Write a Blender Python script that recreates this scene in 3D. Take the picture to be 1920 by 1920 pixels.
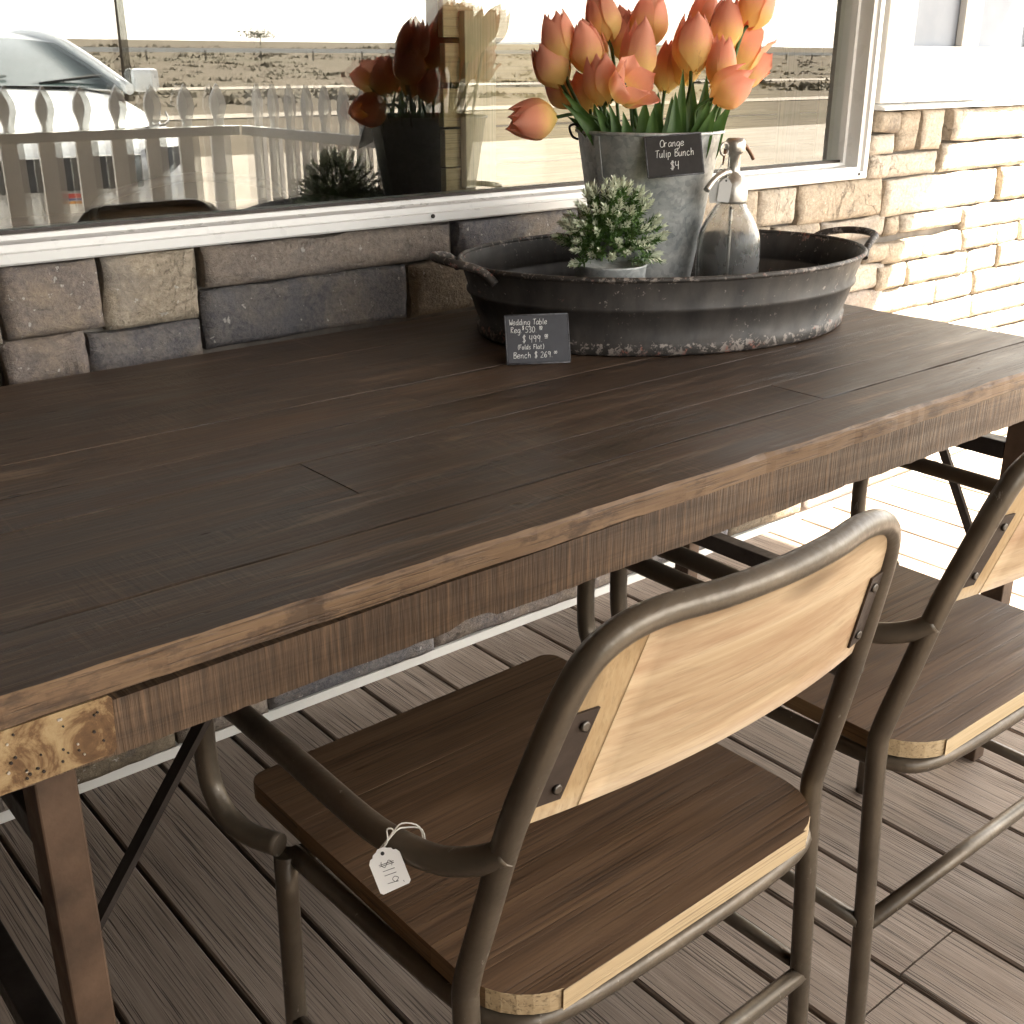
import bpy, math, random
from math import sin, cos, pi, radians, atan2, hypot, sqrt
from mathutils import Vector, Matrix, noise

for o in list(bpy.data.objects): bpy.data.objects.remove(o)
S = bpy.context.scene
COL = S.collection
rnd = random.Random(7)

# ------------------------------------------------------------------ camera, sky, sun, exposure
cd = bpy.data.cameras.new('camera'); cam = bpy.data.objects.new('camera', cd); COL.objects.link(cam)
PITCH, YAW, ROLL = 0.37449, 0.69323, 0.00119
cam.location = (0, -1.80534, 1.19753)
Fv = Vector((sin(YAW)*cos(PITCH), cos(YAW)*cos(PITCH), -sin(PITCH)))
R0 = Vector((cos(YAW), -sin(YAW), 0)); U0 = R0.cross(Fv)
Rv = R0*cos(ROLL)+U0*sin(ROLL); Uv = U0*cos(ROLL)-R0*sin(ROLL)
cam.rotation_euler = Matrix(((Rv.x, Uv.x, -Fv.x), (Rv.y, Uv.y, -Fv.y), (Rv.z, Uv.z, -Fv.z))).to_euler()
cd.sensor_width = 36; cd.lens = 36*2158.35/1920; cd.clip_start = .02; cd.clip_end = 9000
S.camera = cam

SUN_TRAVEL = Vector((-.685, .70, -1)).normalized()
W = bpy.data.worlds.new('World'); S.world = W; W.use_nodes = True
wn = W.node_tree; wn.nodes.clear()
sky = wn.nodes.new('ShaderNodeTexSky'); sky.sky_type = 'NISHITA'; sky.sun_disc = False
sky.sun_elevation = math.asin(-SUN_TRAVEL.z); sky.sun_rotation = atan2(-SUN_TRAVEL.x, -SUN_TRAVEL.y)
sky.air_density = 1.0; sky.dust_density = 1.5; sky.ozone_density = 0.6
bg = wn.nodes.new('ShaderNodeBackground'); bg.inputs[1].default_value = .12
wo = wn.nodes.new('ShaderNodeOutputWorld')
hs = wn.nodes.new('ShaderNodeHueSaturation'); hs.inputs['Saturation'].default_value = .3   # hazy, warm afternoon air
wm = wn.nodes.new('ShaderNodeMix'); wm.data_type = 'RGBA'; wm.blend_type = 'MULTIPLY'; wm.inputs[0].default_value = 1; wm.inputs[7].default_value = (1, .95, .86, 1)
wn.links.new(sky.outputs[0], hs.inputs['Color']); wn.links.new(hs.outputs[0], wm.inputs[6]); wn.links.new(wm.outputs[2], bg.inputs[0]); wn.links.new(bg.outputs[0], wo.inputs[0])
ld = bpy.data.lights.new('sun', 'SUN'); ld.energy = 5.0; ld.angle = radians(.5); ld.color = (1, .92, .77)
sun = bpy.data.objects.new('sun', ld); COL.objects.link(sun)
sun.rotation_euler = SUN_TRAVEL.to_track_quat('-Z', 'Y').to_euler(); sun.location = (10, -6, 15)
vs = S.view_settings
S.display_settings.display_device = 'sRGB'
vs.view_transform = 'Standard'; vs.look = 'None'; vs.gamma = 1; vs.use_curve_mapping = False
vs.exposure = 3.3
S.cycles.max_bounces = 10; S.cycles.transparent_max_bounces = 16; S.cycles.use_denoising = True
S.cycles.sample_clamp_indirect = 8; S.cycles.caustics_reflective = False; S.cycles.caustics_refractive = False

# ------------------------------------------------------------------ mesh helper
class MB:
    def __init__(s): s.v = []; s.f = []; s.m = []; s.s = []
    def face(s, idx, mat=0, smooth=False): s.f.append(idx); s.m.append(mat); s.s.append(smooth)
    def add(s, p): s.v.append(tuple(p)); return len(s.v)-1
    def box(s, x0, x1, y0, y1, z0, z1, mat=0):
        b = len(s.v)
        for z in (z0, z1):
            for x, y in ((x0, y0), (x1, y0), (x1, y1), (x0, y1)): s.v.append((x, y, z))
        for q in ((3, 2, 1, 0), (4, 5, 6, 7), (0, 1, 5, 4), (1, 2, 6, 5), (2, 3, 7, 6), (3, 0, 4, 7)):
            s.face([b+i for i in q], mat)
        return s
    def bar(s, a, b, w, h, up=(0, 0, 1), mat=0):
        a, b = Vector(a), Vector(b); d = (b-a).normalized(); r = d.cross(Vector(up)).normalized(); u = r.cross(d)
        k = len(s.v)
        for p in (a, b):
            for i, j in ((-1, -1), (1, -1), (1, 1), (-1, 1)): s.v.append(tuple(p+r*(i*w/2)+u*(j*h/2)))
        for q in ((0, 1, 2, 3), (7, 6, 5, 4), (1, 0, 4, 5), (2, 1, 5, 6), (3, 2, 6, 7), (0, 3, 7, 4)): s.face([k+i for i in q], mat)
        return s
    def grid(s, fn, nu, nv, cu=False, mat=0, smooth=True):
        b = len(s.v)
        U = nu if cu else nu+1
        for j in range(nv+1):
            for i in range(U): s.v.append(tuple(fn(i/nu, j/nv)))
        for j in range(nv):
            for i in range(nu):
                i2 = (i+1) % U if cu else i+1
                s.face([b+j*U+i, b+j*U+i2, b+(j+1)*U+i2, b+(j+1)*U+i], mat, smooth)
        return b
    def tube(s, pts, r, seg=10, mat=0, caps=True, closed=False):
        pts = [Vector(p) for p in pts]; n = len(pts)
        rs = r if isinstance(r, (list, tuple)) else [r]*n
        tang = []
        for i in range(n):
            a = pts[(i-1) % n] if closed or i > 0 else pts[i]
            b = pts[(i+1) % n] if closed or i < n-1 else pts[i]
            tang.append((b-a).normalized())
        t0 = tang[0]; up = Vector((0, 0, 1)) if abs(t0.z) < .9 else Vector((1, 0, 0))
        x = t0.cross(up).normalized(); base = len(s.v)
        for i in range(n):
            if i > 0:
                q = tang[i-1].rotation_difference(tang[i]); x = q @ x
                x = (x-tang[i]*x.dot(tang[i])).normalized()
            y = tang[i].cross(x)
            for k in range(seg):
                a = 2*pi*k/seg; s.v.append(tuple(pts[i]+(x*cos(a)+y*sin(a))*rs[i]))
        for i in range(n if closed else n-1):
            i2 = (i+1) % n
            for k in range(seg):
                k2 = (k+1) % seg
                s.face([base+i*seg+k, base+i*seg+k2, base+i2*seg+k2, base+i2*seg+k], mat, True)
        if caps and not closed:
            s.face([base+k for k in range(seg-1, -1, -1)], mat); s.face([base+(n-1)*seg+k for k in range(seg)], mat)
        return s
    def lathe(s, prof, seg=40, sx=1, sy=1, mat=0, c=(0, 0, 0)):
        s.grid(lambda u, v: (c[0]+prof[int(round(v*(len(prof)-1)))][0]*sx*cos(2*pi*u), c[1]+prof[int(round(v*(len(prof)-1)))][0]*sy*sin(2*pi*u), c[2]+prof[int(round(v*(len(prof)-1)))][1]), seg, len(prof)-1, True, mat)
        return s
    def prism(s, poly, fn0, fn1, mat=0, smat=None):
        n = len(poly); b = len(s.v)
        for p in poly: s.v.append(tuple(fn0(*p)))
        for p in poly: s.v.append(tuple(fn1(*p)))
        s.face([b+i for i in range(n-1, -1, -1)], mat); s.face([b+n+i for i in range(n)], mat)
        for i in range(n): s.face([b+i, b+(i+1) % n, b+n+(i+1) % n, b+n+i], mat if smat is None else smat)
        return s
    def build(s, name, mats, parent=None, loc=None, bevel=0, rot=None, top=None):
        me = bpy.data.meshes.new(name); me.from_pydata(s.v, [], s.f)
        if not isinstance(mats, (list, tuple)): mats = [mats]
        for m in mats: me.materials.append(m)
        me.polygons.foreach_set('material_index', s.m); me.polygons.foreach_set('use_smooth', s.s); me.update()
        o = bpy.data.objects.new(name, me); COL.objects.link(o)
        if parent: o.parent = parent
        if loc: o.location = loc
        if rot: o.rotation_euler = rot
        if bevel:
            b = o.modifiers.new('Bevel', 'BEVEL'); b.width = bevel; b.segments = 2; b.limit_method = 'ANGLE'; b.angle_limit = radians(50)
        return o

def tag(o, label=None, cat=None, group=None, kind=None):
    if label: o['label'] = label
    if cat: o['category'] = cat
    if group: o['group'] = group
    if kind: o['kind'] = kind
    return o
def thing(name, label, cat, loc=(0, 0, 0), rz=0, group=None):
    o = bpy.data.objects.new(name, None); COL.objects.link(o); o.location = loc; o.rotation_euler = (0, 0, rz); o.empty_display_size = .1
    return tag(o, label, cat, group)
def dup(o, parent=None):
    c = o.copy(); COL.objects.link(c)
    if parent: c.parent = parent
    for ch in o.children: dup(ch, c)
    return c
def inst(src, parent, loc=(0, 0, 0), rot=(0, 0, 0), sc=(1, 1, 1), name=None):
    c = src.copy(); COL.objects.link(c); c.parent = parent; c.location = loc; c.rotation_euler = rot; c.scale = sc
    if name: c.name = name
    return c
def smooth(pts, k=6, closed=False):
    P = [Vector(p) for p in pts]; n = len(P); out = []
    for i in range(n if closed else n-1):
        g = lambda j: P[j % n] if closed else P[max(0, min(n-1, j))]
        a, b, c, d = g(i-1), g(i), g(i+1), g(i+2)
        for t in range(k):
            t /= k
            out.append(.5*((2*b)+(c-a)*t+(2*a-5*b+4*c-d)*t*t+(3*b-a-3*c+d)*t**3))
    if not closed: out.append(P[-1])
    return out
def nz(*p): return noise.noise(Vector(p))

# ------------------------------------------------------------------ materials
class M:
    def __init__(s, name):
        s.m = bpy.data.materials.new(name); s.m.use_nodes = True; s.t = s.m.node_tree
        s.b = s.t.nodes['Principled BSDF']; s.out = s.t.nodes['Material Output']; s._c = None
    def n(s, typ, **kw):
        nd = s.t.nodes.new('ShaderNode'+typ)
        for k, v in kw.items(): setattr(nd, k, v)
        return nd
    def link(s, a, b): s.t.links.new(a, b)
    def inp(s, nd, name, v):
        i = nd.inputs[name]
        if hasattr(v, 'is_output') or isinstance(v, bpy.types.NodeSocket): s.link(v, i)
        else: i.default_value = v
    def coord(s, mode='pos', off=True):
        if mode == 'pos': c = s.n('NewGeometry').outputs['Position']
        else: c = s.n('TexCoord').outputs['Object']
        if off:
            oi = s.n('ObjectInfo'); mm = s.n('VectorMath', operation='MULTIPLY'); s.link(oi.outputs['Random'], mm.inputs[0]); mm.inputs[1].default_value = (17, 23, 11)
            ad = s.n('VectorMath', operation='ADD'); s.link(c, ad.inputs[0]); s.link(mm.outputs[0], ad.inputs[1]); c = ad.outputs[0]
        return c
    def map(s, c, sc, rot=(0, 0, 0)):
        mp = s.n('Mapping'); s.link(c, mp.inputs[0]); mp.inputs['Scale'].default_value = sc; mp.inputs['Rotation'].default_value = rot
        return mp.outputs[0]
    def noise(s, c, scale, detail=4, rough=.55, dist=0):
        nd = s.n('TexNoise'); s.link(c, nd.inputs['Vector']); nd.inputs['Scale'].default_value = scale; nd.inputs['Detail'].default_value = detail
        nd.inputs['Roughness'].default_value = rough; nd.inputs['Distortion'].default_value = dist
        return nd.outputs['Fac']
    def ramp(s, f, stops, interp='LINEAR'):
        r = s.n('ValToRGB'); s.link(f, r.inputs[0]); r.color_ramp.interpolation = interp
        e = r.color_ramp.elements
        while len(e) < len(stops): e.new(.5)
        for el, (p, c) in zip(e, stops):
            el.position = p; el.color = (c, c, c, 1) if isinstance(c, (int, float)) else (*c, 1)
        return r.outputs[0]
    def mix(s, f, a, b, blend='MIX'):
        nd = s.n('Mix', data_type='RGBA', blend_type=blend)
        for sock, v in ((nd.inputs[0], f), (nd.inputs[6], a), (nd.inputs[7], b)):
            if isinstance(v, bpy.types.NodeSocket): s.link(v, sock)
            elif isinstance(v, (int, float)): sock.default_value = v
            else: sock.default_value = (*v, 1)
        return nd.outputs[2]
    def math(s, op, a, b=0):
        nd = s.n('Math', operation=op)
        for i, v in enumerate((a, b)):
            if isinstance(v, bpy.types.NodeSocket): s.link(v, nd.inputs[i])
            else: nd.inputs[i].default_value = v
        return nd.outputs[0]
    def bump(s, h, strength=.3, dist=.002):
        nd = s.n('Bump'); s.link(h, nd.inputs['Height']); nd.inputs['Strength'].default_value = strength; nd.inputs['Distance'].default_value = dist
        s.link(nd.outputs[0], s.b.inputs['Normal'])
    def set(s, color=None, rough=None, metal=None, spec=None):
        for k, v in (('Base Color', color), ('Roughness', rough), ('Metallic', metal), ('Specular IOR Level', spec)):
            if v is None: continue
            if isinstance(v, bpy.types.NodeSocket): s.link(v, s.b.inputs[k])
            elif isinstance(v, tuple): s.b.inputs[k].default_value = (*v, 1)
            else: s.b.inputs[k].default_value = v
        return s.m

def wood(name, dark, mid, light, axis='x', mode='pos', rough=(.35, .55), bump=.25, var=.35, scale=1, saw=0, knots=True, pore=.55, spec=.5, mottled=None, mth=(.56, .70), miso=0, fmix=.45):
    m = M(name); c = m.coord(mode)
    st = {'x': (1, 12, 12), 'y': (12, 1, 12), 'z': (12, 12, 1)}[axis]
    g = m.map(c, st)
    wob = m.noise(m.map(c, tuple(.5*k for k in st)), 2.2*scale, 3)
    big = m.noise(g, 2.0*scale, 6, .6, 1.2)
    fs = {'x': (1.1, 90, 90), 'y': (90, 1.1, 90), 'z': (90, 90, 1.1)}[axis]
    fine = m.noise(m.map(c, fs), 3*scale, 3, .6, .3)
    pores = m.ramp(m.noise(m.map(c, tuple(k*.8 for k in fs)), 6*scale, 2, .5), [(.33, 0), (.45, 1)])
    col = m.ramp(big, [(.25, dark), (.5, mid), (.75, light)])
    col = m.mix(fmix, col, m.ramp(fine, [(.3, dark), (.7, light)]))
    col = m.mix(m.math('MULTIPLY', m.math('SUBTRACT', 1, pores), pore), col, tuple(k*.35 for k in dark))
    oi = m.n('ObjectInfo').outputs['Random']
    hv = m.n('HueSaturation'); m.link(col, hv.inputs['Color'])
    m.link(m.math('ADD', m.math('MULTIPLY', oi, var), 1-var/2), hv.inputs['Value'])
    col = hv.outputs[0]
    if mottled:
        mo = m.ramp(m.noise(m.map(c, (2.5, 6, 6) if miso else tuple(.35*k for k in st)), 5, 6, .7), [(mth[0], 0), (mth[1], 1)])
        col = m.mix(m.math('MULTIPLY', mo, .7), col, mottled)
    h = m.math('ADD', m.math('MULTIPLY', fine, .5), m.math('MULTIPLY', pores, .6))
    if saw:
        sw = m.noise(m.map(c, {'x': (70, 3, 3), 'y': (3, 70, 3), 'z': (3, 3, 70)}[axis]), 4, 3, .6)
        sm = m.ramp(sw, [(.36, 0), (.6, 1)])
        col = m.mix(m.math('MULTIPLY', m.math('SUBTRACT', 1, sm), saw), col, tuple(k*.4 for k in dark))
        col = m.mix(m.math('MULTIPLY', m.ramp(sw, [(.6, 0), (.75, 1)]), saw), col, tuple(min(1, k*1.5) for k in light))
        h = m.math('ADD', h if saw < .3 else m.math('MULTIPLY', h, .15), m.math('MULTIPLY', sm, .8 if saw > .3 else .12))
    if knots:
        vo = m.n('TexVoronoi'); m.link(m.map(c, {'x': (2.2, 7, 7), 'y': (7, 2.2, 7), 'z': (7, 7, 2.2)}[axis]), vo.inputs['Vector']); vo.inputs['Scale'].default_value = 1.1
        kn = m.ramp(vo.outputs['Distance'], [(.05, 1), (.13, 0)])
        col = m.mix(m.math('MULTIPLY', kn, .7), col, tuple(k*.5 for k in dark))
    m.bump(h, bump, .0015)
    r = m.ramp(m.noise(g, 5, 3), [(.3, rough[0]), (.7, rough[1])])
    return m.set(col, r, 0, spec)

def stone_mat(name, a, b, cc):
    m = M(name); c = m.coord('pos')
    n1 = m.noise(c, 9, 6, .65, .4); n2 = m.noise(c, 110, 6, .75); n3 = m.noise(m.map(c, (1, 1, 2.2)), 22, 5, .7, .8)
    col = m.ramp(n1, [(.32, a), (.5, b), (.68, cc)])
    col = m.mix(.42, col, m.ramp(n2, [(.33, tuple(k*.35 for k in a)), (.7, tuple(min(1, k*1.35) for k in cc))]))
    col = m.mix(m.math('MULTIPLY', m.ramp(n3, [(.3, 1), (.42, 0)]), .5), col, tuple(k*.4 for k in a))
    n4 = m.noise(c, 6, 5, .6, .8); col = m.mix(m.math('MULTIPLY', m.ramp(n4, [(.52, 0), (.66, 1)]), .32), col, (.36, .29, .21)); col = m.mix(m.math('MULTIPLY', m.ramp(n4, [(.32, 1), (.44, 0)]), .4), col, (.10, .105, .125))
    n5 = m.noise(m.map(c, (1, 1, .7)), 10, 8, .62, 1.5); crk = m.ramp(m.math('ABSOLUTE', m.math('SUBTRACT', n5, .5)), [(0, 1), (.010, 0)]); crk = m.math('MULTIPLY', crk, m.ramp(m.noise(c, 5, 2), [(.54, 0), (.64, 1)]))
    col = m.mix(m.math('MULTIPLY', crk, .55), col, tuple(k*.35 for k in a))
    sp_ = m.ramp(m.noise(c, 75, 3, .6), [(.665, 0), (.70, 1)]); col = m.mix(m.math('MULTIPLY', sp_, .55), col, (.55, .53, .49))
    oi = m.n('ObjectInfo').outputs['Random']; hv = m.n('HueSaturation'); m.link(col, hv.inputs['Color'])
    m.link(m.math('ADD', m.math('MULTIPLY', oi, .4), .85), hv.inputs['Value'])
    m.bump(m.math('SUBTRACT', m.math('ADD', m.math('MULTIPLY', n2, .6), n3), m.math('MULTIPLY', crk, .8)), .9, .006)
    return m.set(hv.outputs[0], .9, 0, .25)

def plain(name, col, rough=.5, metal=0, var=.12, nscale=8, bump=0, bscale=60, spec=.5, mode='obj'):
    m = M(name); c = m.coord(mode)
    n1 = m.noise(c, nscale, 5, .6)
    cc = m.ramp(n1, [(.3, tuple(k*(1-var) for k in col)), (.7, tuple(min(1, k*(1+var)) for k in col))])
    if bump: m.bump(m.noise(c, bscale, 3, .6), bump, .002)
    return m.set(cc, m.ramp(m.noise(c, nscale*3, 3), [(.3, max(0.02, rough-.08)), (.7, min(1, rough+.08))]), metal, spec)

K = {}
K['top'] = wood('table_top_wood', (.020, .012, .008), (.042, .026, .016), (.085, .052, .031), 'x', rough=(.36, .52), bump=.3, var=.5, saw=.04, spec=.7, mottled=(.105, .068, .042))
def top_mat():
    m = M('worn_table_top'); c = m.coord('pos')
    big = m.noise(m.map(c, (1, 9, 9)), 2.2, 7, .68, 1.0); st = m.noise(m.map(c, (1.4, 70, 70)), 3, 4, .65, .3); grit = m.noise(c, 170, 4, .7)
    col = m.ramp(big, [(.30, (.018, .011, .007)), (.46, (.042, .025, .015)), (.58, (.085, .050, .029)), (.72, (.145, .090, .054))])
    col = m.mix(.45, col, m.ramp(st, [(.36, (.012, .008, .005)), (.5, (.044, .027, .017)), (.68, (.14, .09, .056))]))
    cm = m.ramp(m.noise(m.map(c, (.9, 2.2, 1)), 3.2, 4, .6), [(.47, 0), (.57, 1)])          # patches of cross saw marks
    saw = m.noise(m.map(c, (120, 5, 5), (0, 0, .25)), 2.2, 4, .65); sl = m.ramp(saw, [(.54, 0), (.66, 1)]); sd = m.ramp(saw, [(.34, 1), (.44, 0)])
    col = m.mix(m.math('MULTIPLY', m.math('MULTIPLY', sl, cm), .55), col, (.13, .088, .058)); col = m.mix(m.math('MULTIPLY', m.math('MULTIPLY', sd, cm), .6), col, (.010, .007, .005))
    wp = m.ramp(m.noise(m.map(c, (1.1, 11, 11)), 2.6, 7, .72, .6), [(.575, 0), (.66, 1)])       # worn streaks
    col = m.mix(m.math('MULTIPLY', wp, .65), col, (.19, .13, .083))
    cr = m.noise(m.map(c, (1.0, 26, 26)), 2.4, 6, .6, .8); crk = m.math('MULTIPLY', m.ramp(m.math('ABSOLUTE', m.math('SUBTRACT', cr, .5)), [(.0, 1), (.012, 0)]), m.ramp(m.noise(m.map(c, (1, 3, 1)), 3, 2), [(.5, 0), (.6, 1)]))
    col = m.mix(m.math('MULTIPLY', crk, .9), col, (.006, .004, .003))
    vo = m.n('TexVoronoi'); m.link(m.map(c, (9, 15, 9)), vo.inputs['Vector']); vo.inputs['Scale'].default_value = 1; dn = m.ramp(vo.outputs['Distance'], [(.035, 1), (.075, 0)])
    col = m.mix(m.math('MULTIPLY', dn, .9), col, (.006, .004, .003))
    oi = m.n('ObjectInfo').outputs['Random']; hv = m.n('HueSaturation'); m.link(col, hv.inputs['Color']); m.link(m.math('ADD', m.math('MULTIPLY', oi, .55), .72), hv.inputs['Value'])
    h = m.math('ADD', m.math('MULTIPLY', st, .5), m.math('MULTIPLY', m.math('MULTIPLY', saw, cm), .8)); h = m.math('SUBTRACT', h, m.math('MULTIPLY', m.math('ADD', crk, dn), 1.4))
    m.bump(m.math('ADD', h, m.math('MULTIPLY', grit, .25)), .45, .0018)
    return m.set(hv.outputs[0], m.ramp(big, [(.3, .36), (.7, .56)]), 0, .55)
K['top'] = top_mat()
K['edge'] = wood('table_edge_wood', (.09, .05, .026), (.17, .10, .052), (.27, .17, .09), 'x', rough=(.5, .7), bump=.6, var=.1, mottled=(.045, .025, .014), mth=(.50, .60), miso=1, fmix=.35)
K['apron'] = wood('apron_wood', (.045, .026, .015), (.10, .06, .034), (.18, .11, .062), 'x', rough=(.45, .65), bump=.5, var=.1, saw=.5, fmix=.05, pore=.2)
K['seat'] = wood('seat_wood', (.042, .024, .013), (.115, .064, .034), (.21, .128, .072), 'x', 'obj', rough=(.4, .6), bump=.35, var=.4, mottled=(.05, .03, .018))
K['raw'] = wood('raw_edge_wood', (.34, .24, .13), (.48, .36, .21), (.58, .46, .29), 'x', 'obj', rough=(.6, .8), bump=.3, var=.05, knots=False)
K['rawside'] = wood('end_grain_wood', (.12, .07, .03), (.22, .135, .065), (.30, .19, .095), 'y', 'obj', rough=(.6, .8), bump=.3, var=.05, knots=False)
K['back'] = wood('backrest_wood', (.30, .19, .10), (.47, .34, .205), (.58, .45, .30), 'x', 'obj', rough=(.5, .7), bump=.15, var=.06, scale=.6, pore=.15, fmix=.3, mth=(.46, .64), mottled=(.30, .17, .09))
K['backend'] = wood('backrest_end_wood', (.36, .23, .11), (.46, .32, .17), (.52, .39, .23), 'z', 'obj', rough=(.5, .7), bump=.15, var=.06, scale=.8, pore=.15)
K['pine'] = wood('pine_board', (.46, .32, .16), (.62, .46, .25), (.72, .57, .35), 'x', rough=(.5, .7), bump=.15, var=.2)
K['pinev'] = wood('pine_batten', (.60, .48, .28), (.74, .61, .38), (.80, .68, .46), 'z', rough=(.5, .7), bump=.15, var=.1)
K['deck'] = wood('deck_board', (.15, .113, .087), (.285, .223, .178), (.39, .318, .262), 'y', rough=(.55, .8), bump=1.0, var=.35, scale=1.0, knots=False, pore=.85)
K['soffit'] = wood('soffit_board', (.14, .10, .07), (.2, .15, .11), (.26, .2, .15), 'x', rough=(.6, .8), bump=.2)
K['shade_board'] = wood('added_shade_board', (.06, .045, .033), (.10, .075, .055), (.14, .11, .08), 'z', rough=(.6, .8))  # boards of the added shade wall and screen
K['white'] = plain('white_vinyl', (.78, .78, .77), .32, var=.03)
K['paint'] = plain('white_paint', (.70, .69, .66), .55, var=.04, bump=.08, bscale=30, mode='pos')
K['siding'] = plain('shade_tinted_siding', (.21, .235, .28), .6, var=.03, bump=.1, bscale=40, mode='pos')  # white siding, with the blue-grey of shade put into its colour
K['mortar'] = plain('mortar', (.17, .15, .13), .95, var=.3, nscale=20, bump=.5, mode='pos')
K['stones'] = [stone_mat('stone_taupe', (.15, .125, .115), (.24, .205, .18), (.33, .28, .235)),
               stone_mat('stone_tan', (.27, .225, .17), (.36, .30, .23), (.42, .36, .285)),
               stone_mat('stone_blue', (.075, .08, .098), (.12, .118, .128), (.20, .175, .155)),
               stone_mat('stone_brown', (.12, .095, .07), (.18, .145, .105), (.25, .205, .15)),
               stone_mat('stone_plum', (.13, .115, .12), (.19, .165, .16), (.31, .25, .19)),
               stone_mat('stone_cream', (.37, .32, .26), (.46, .40, .33), (.52, .465, .39))]
def tube_metal():
    m = M('hammered_bronze_paint'); c = m.coord('obj')
    h = m.noise(c, 160, 2, .5); n1 = m.noise(c, 14, 5, .6)
    col = m.ramp(n1, [(.3, (.085, .068, .050)), (.7, (.14, .113, .083))])
    sc_ = m.ramp(m.noise(m.map(c, (1, 1, .3)), 70, 4, .75), [(.66, 0), (.70, 1)]); col = m.mix(m.math('MULTIPLY', sc_, .6), col, (.34, .31, .27))
    m.bump(h, .25, .0015); return m.set(col, m.ramp(h, [(.3, .30), (.7, .46)]), .4, .6)
K['tube'] = tube_metal()
K['iron'] = plain('rusty_iron', (.098, .060, .038), .6, .25, var=.45, nscale=14, bump=.3)
K['irond'] = plain('dark_iron', (.04, .033, .03), .5, .6, var=.3, nscale=20, bump=.2)
K['black'] = plain('black_bracket', (.055, .040, .032), .5, .3, var=.25, nscale=30, bump=.2)
K['screw'] = plain('screw_steel', (.10, .09, .08), .4, .9)
def galv():
    m = M('galvanised_steel'); c = m.coord('obj')
    vo = m.n('TexVoronoi'); m.link(c, vo.inputs['Vector']); vo.inputs['Scale'].default_value = 120
    wn_ = m.noise(c, 16, 6, .7, 1.0)
    sp = m.n('RGBToBW'); m.link(vo.outputs['Color'], sp.inputs[0])
    col = m.mix(.5, m.ramp(sp.outputs[0], [(.2, (.28, .295, .30)), (.8, (.56, .57, .56))]), m.ramp(wn_, [(.35, (.24, .265, .275)), (.5, (.46, .475, .47)), (.68, (.72, .70, .66))]))
    m.bump(m.math('ADD', wn_, m.math('MULTIPLY', sp.outputs[0], .3)), .2, .002)
    return m.set(col, m.ramp(wn_, [(.3, .42), (.7, .62)]), .3, .5)
K['galv'] = galv()
def tub_mat():
    m = M('worn_black_paint'); c = m.coord('obj', False)
    ch = m.noise(c, 85, 5, .75, .4); ch2 = m.noise(c, 30, 4, .6); base = m.ramp(m.noise(m.map(c, (1, 1, .25)), 22, 6, .65), [(.3, (.017, .015, .014)), (.7, (.062, .053, .047))])
    sx = m.n('SeparateXYZ'); m.link(c, sx.inputs[0]); z = sx.outputs[2]
    wear = m.math('MAXIMUM', m.ramp(z, [(.021, .13), (.0245, -1)]), m.ramp(z, [(.118, 0), (.1215, .10)]))
    thr = m.math('ADD', ch, m.math('SUBTRACT', wear, .13))
    thr = m.math('ADD', thr, m.math('MULTIPLY', m.math('SUBTRACT', m.noise(c, 7, 2), .5), .22)); fac = m.ramp(thr, [(.515, 0), (.55, 1)])
    few = m.ramp(m.noise(c, 60, 3, .7), [(.76, 0), (.79, 1)])
    chip = m.ramp(ch2, [(.4, (.26, .225, .20)), (.55, (.20, .17, .15)), (.62, (.26, .08, .055)), (.68, (.30, .27, .24))])
    col = m.mix(m.math('MAXIMUM', fac, m.math('MULTIPLY', few, .35)), base, chip)
    m.bump(m.math('SUBTRACT', m.noise(c, 30, 3), fac), .3, .0015)
    return m.set(col, m.ramp(ch2, [(.3, .45), (.7, .7)]), .1, .4)
K['tub'] = tub_mat()
K['slate'] = plain('chalkboard', (.028, .028, .036), .55, var=.2, nscale=40)
K['slate2'] = plain('chalkboard_dark', (.022, .019, .018), .6, var=.2, nscale=40)
K['slate_edge'] = plain('worn_card_edge', (.10, .10, .11), .7, var=.6, nscale=140)
K['chalk'] = plain('chalk', (.80, .80, .78), .9, var=.05)
K['card'] = plain('white_card', (.80, .79, .77), .7, var=.02)
K['ink'] = plain('black_ink', (.02, .02, .02), .6)
K['string'] = plain('white_string', (.78, .76, .7), .9)
K['nickel'] = plain('worn_nickel', (.50, .47, .43), .38, .8, var=.25, nscale=60, bump=.15)
K['bronze'] = plain('brown_lever_metal', (.16, .085, .05), .45, .6)
def glassy():
    m = M('old_bottle_glass'); c = m.coord('obj')
    m.b.inputs['Transmission Weight'].default_value = .9; m.b.inputs['IOR'].default_value = 1.2
    n1 = m.noise(m.map(c, (1, 1, .35)), 26, 5, .6)
    return m.set(m.ramp(n1, [(.3, (.86, .87, .86)), (.7, (.97, .97, .96))]), m.ramp(n1, [(.42, .06), (.62, .38)]), 0, .6)
K['bottle'] = glassy()
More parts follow.
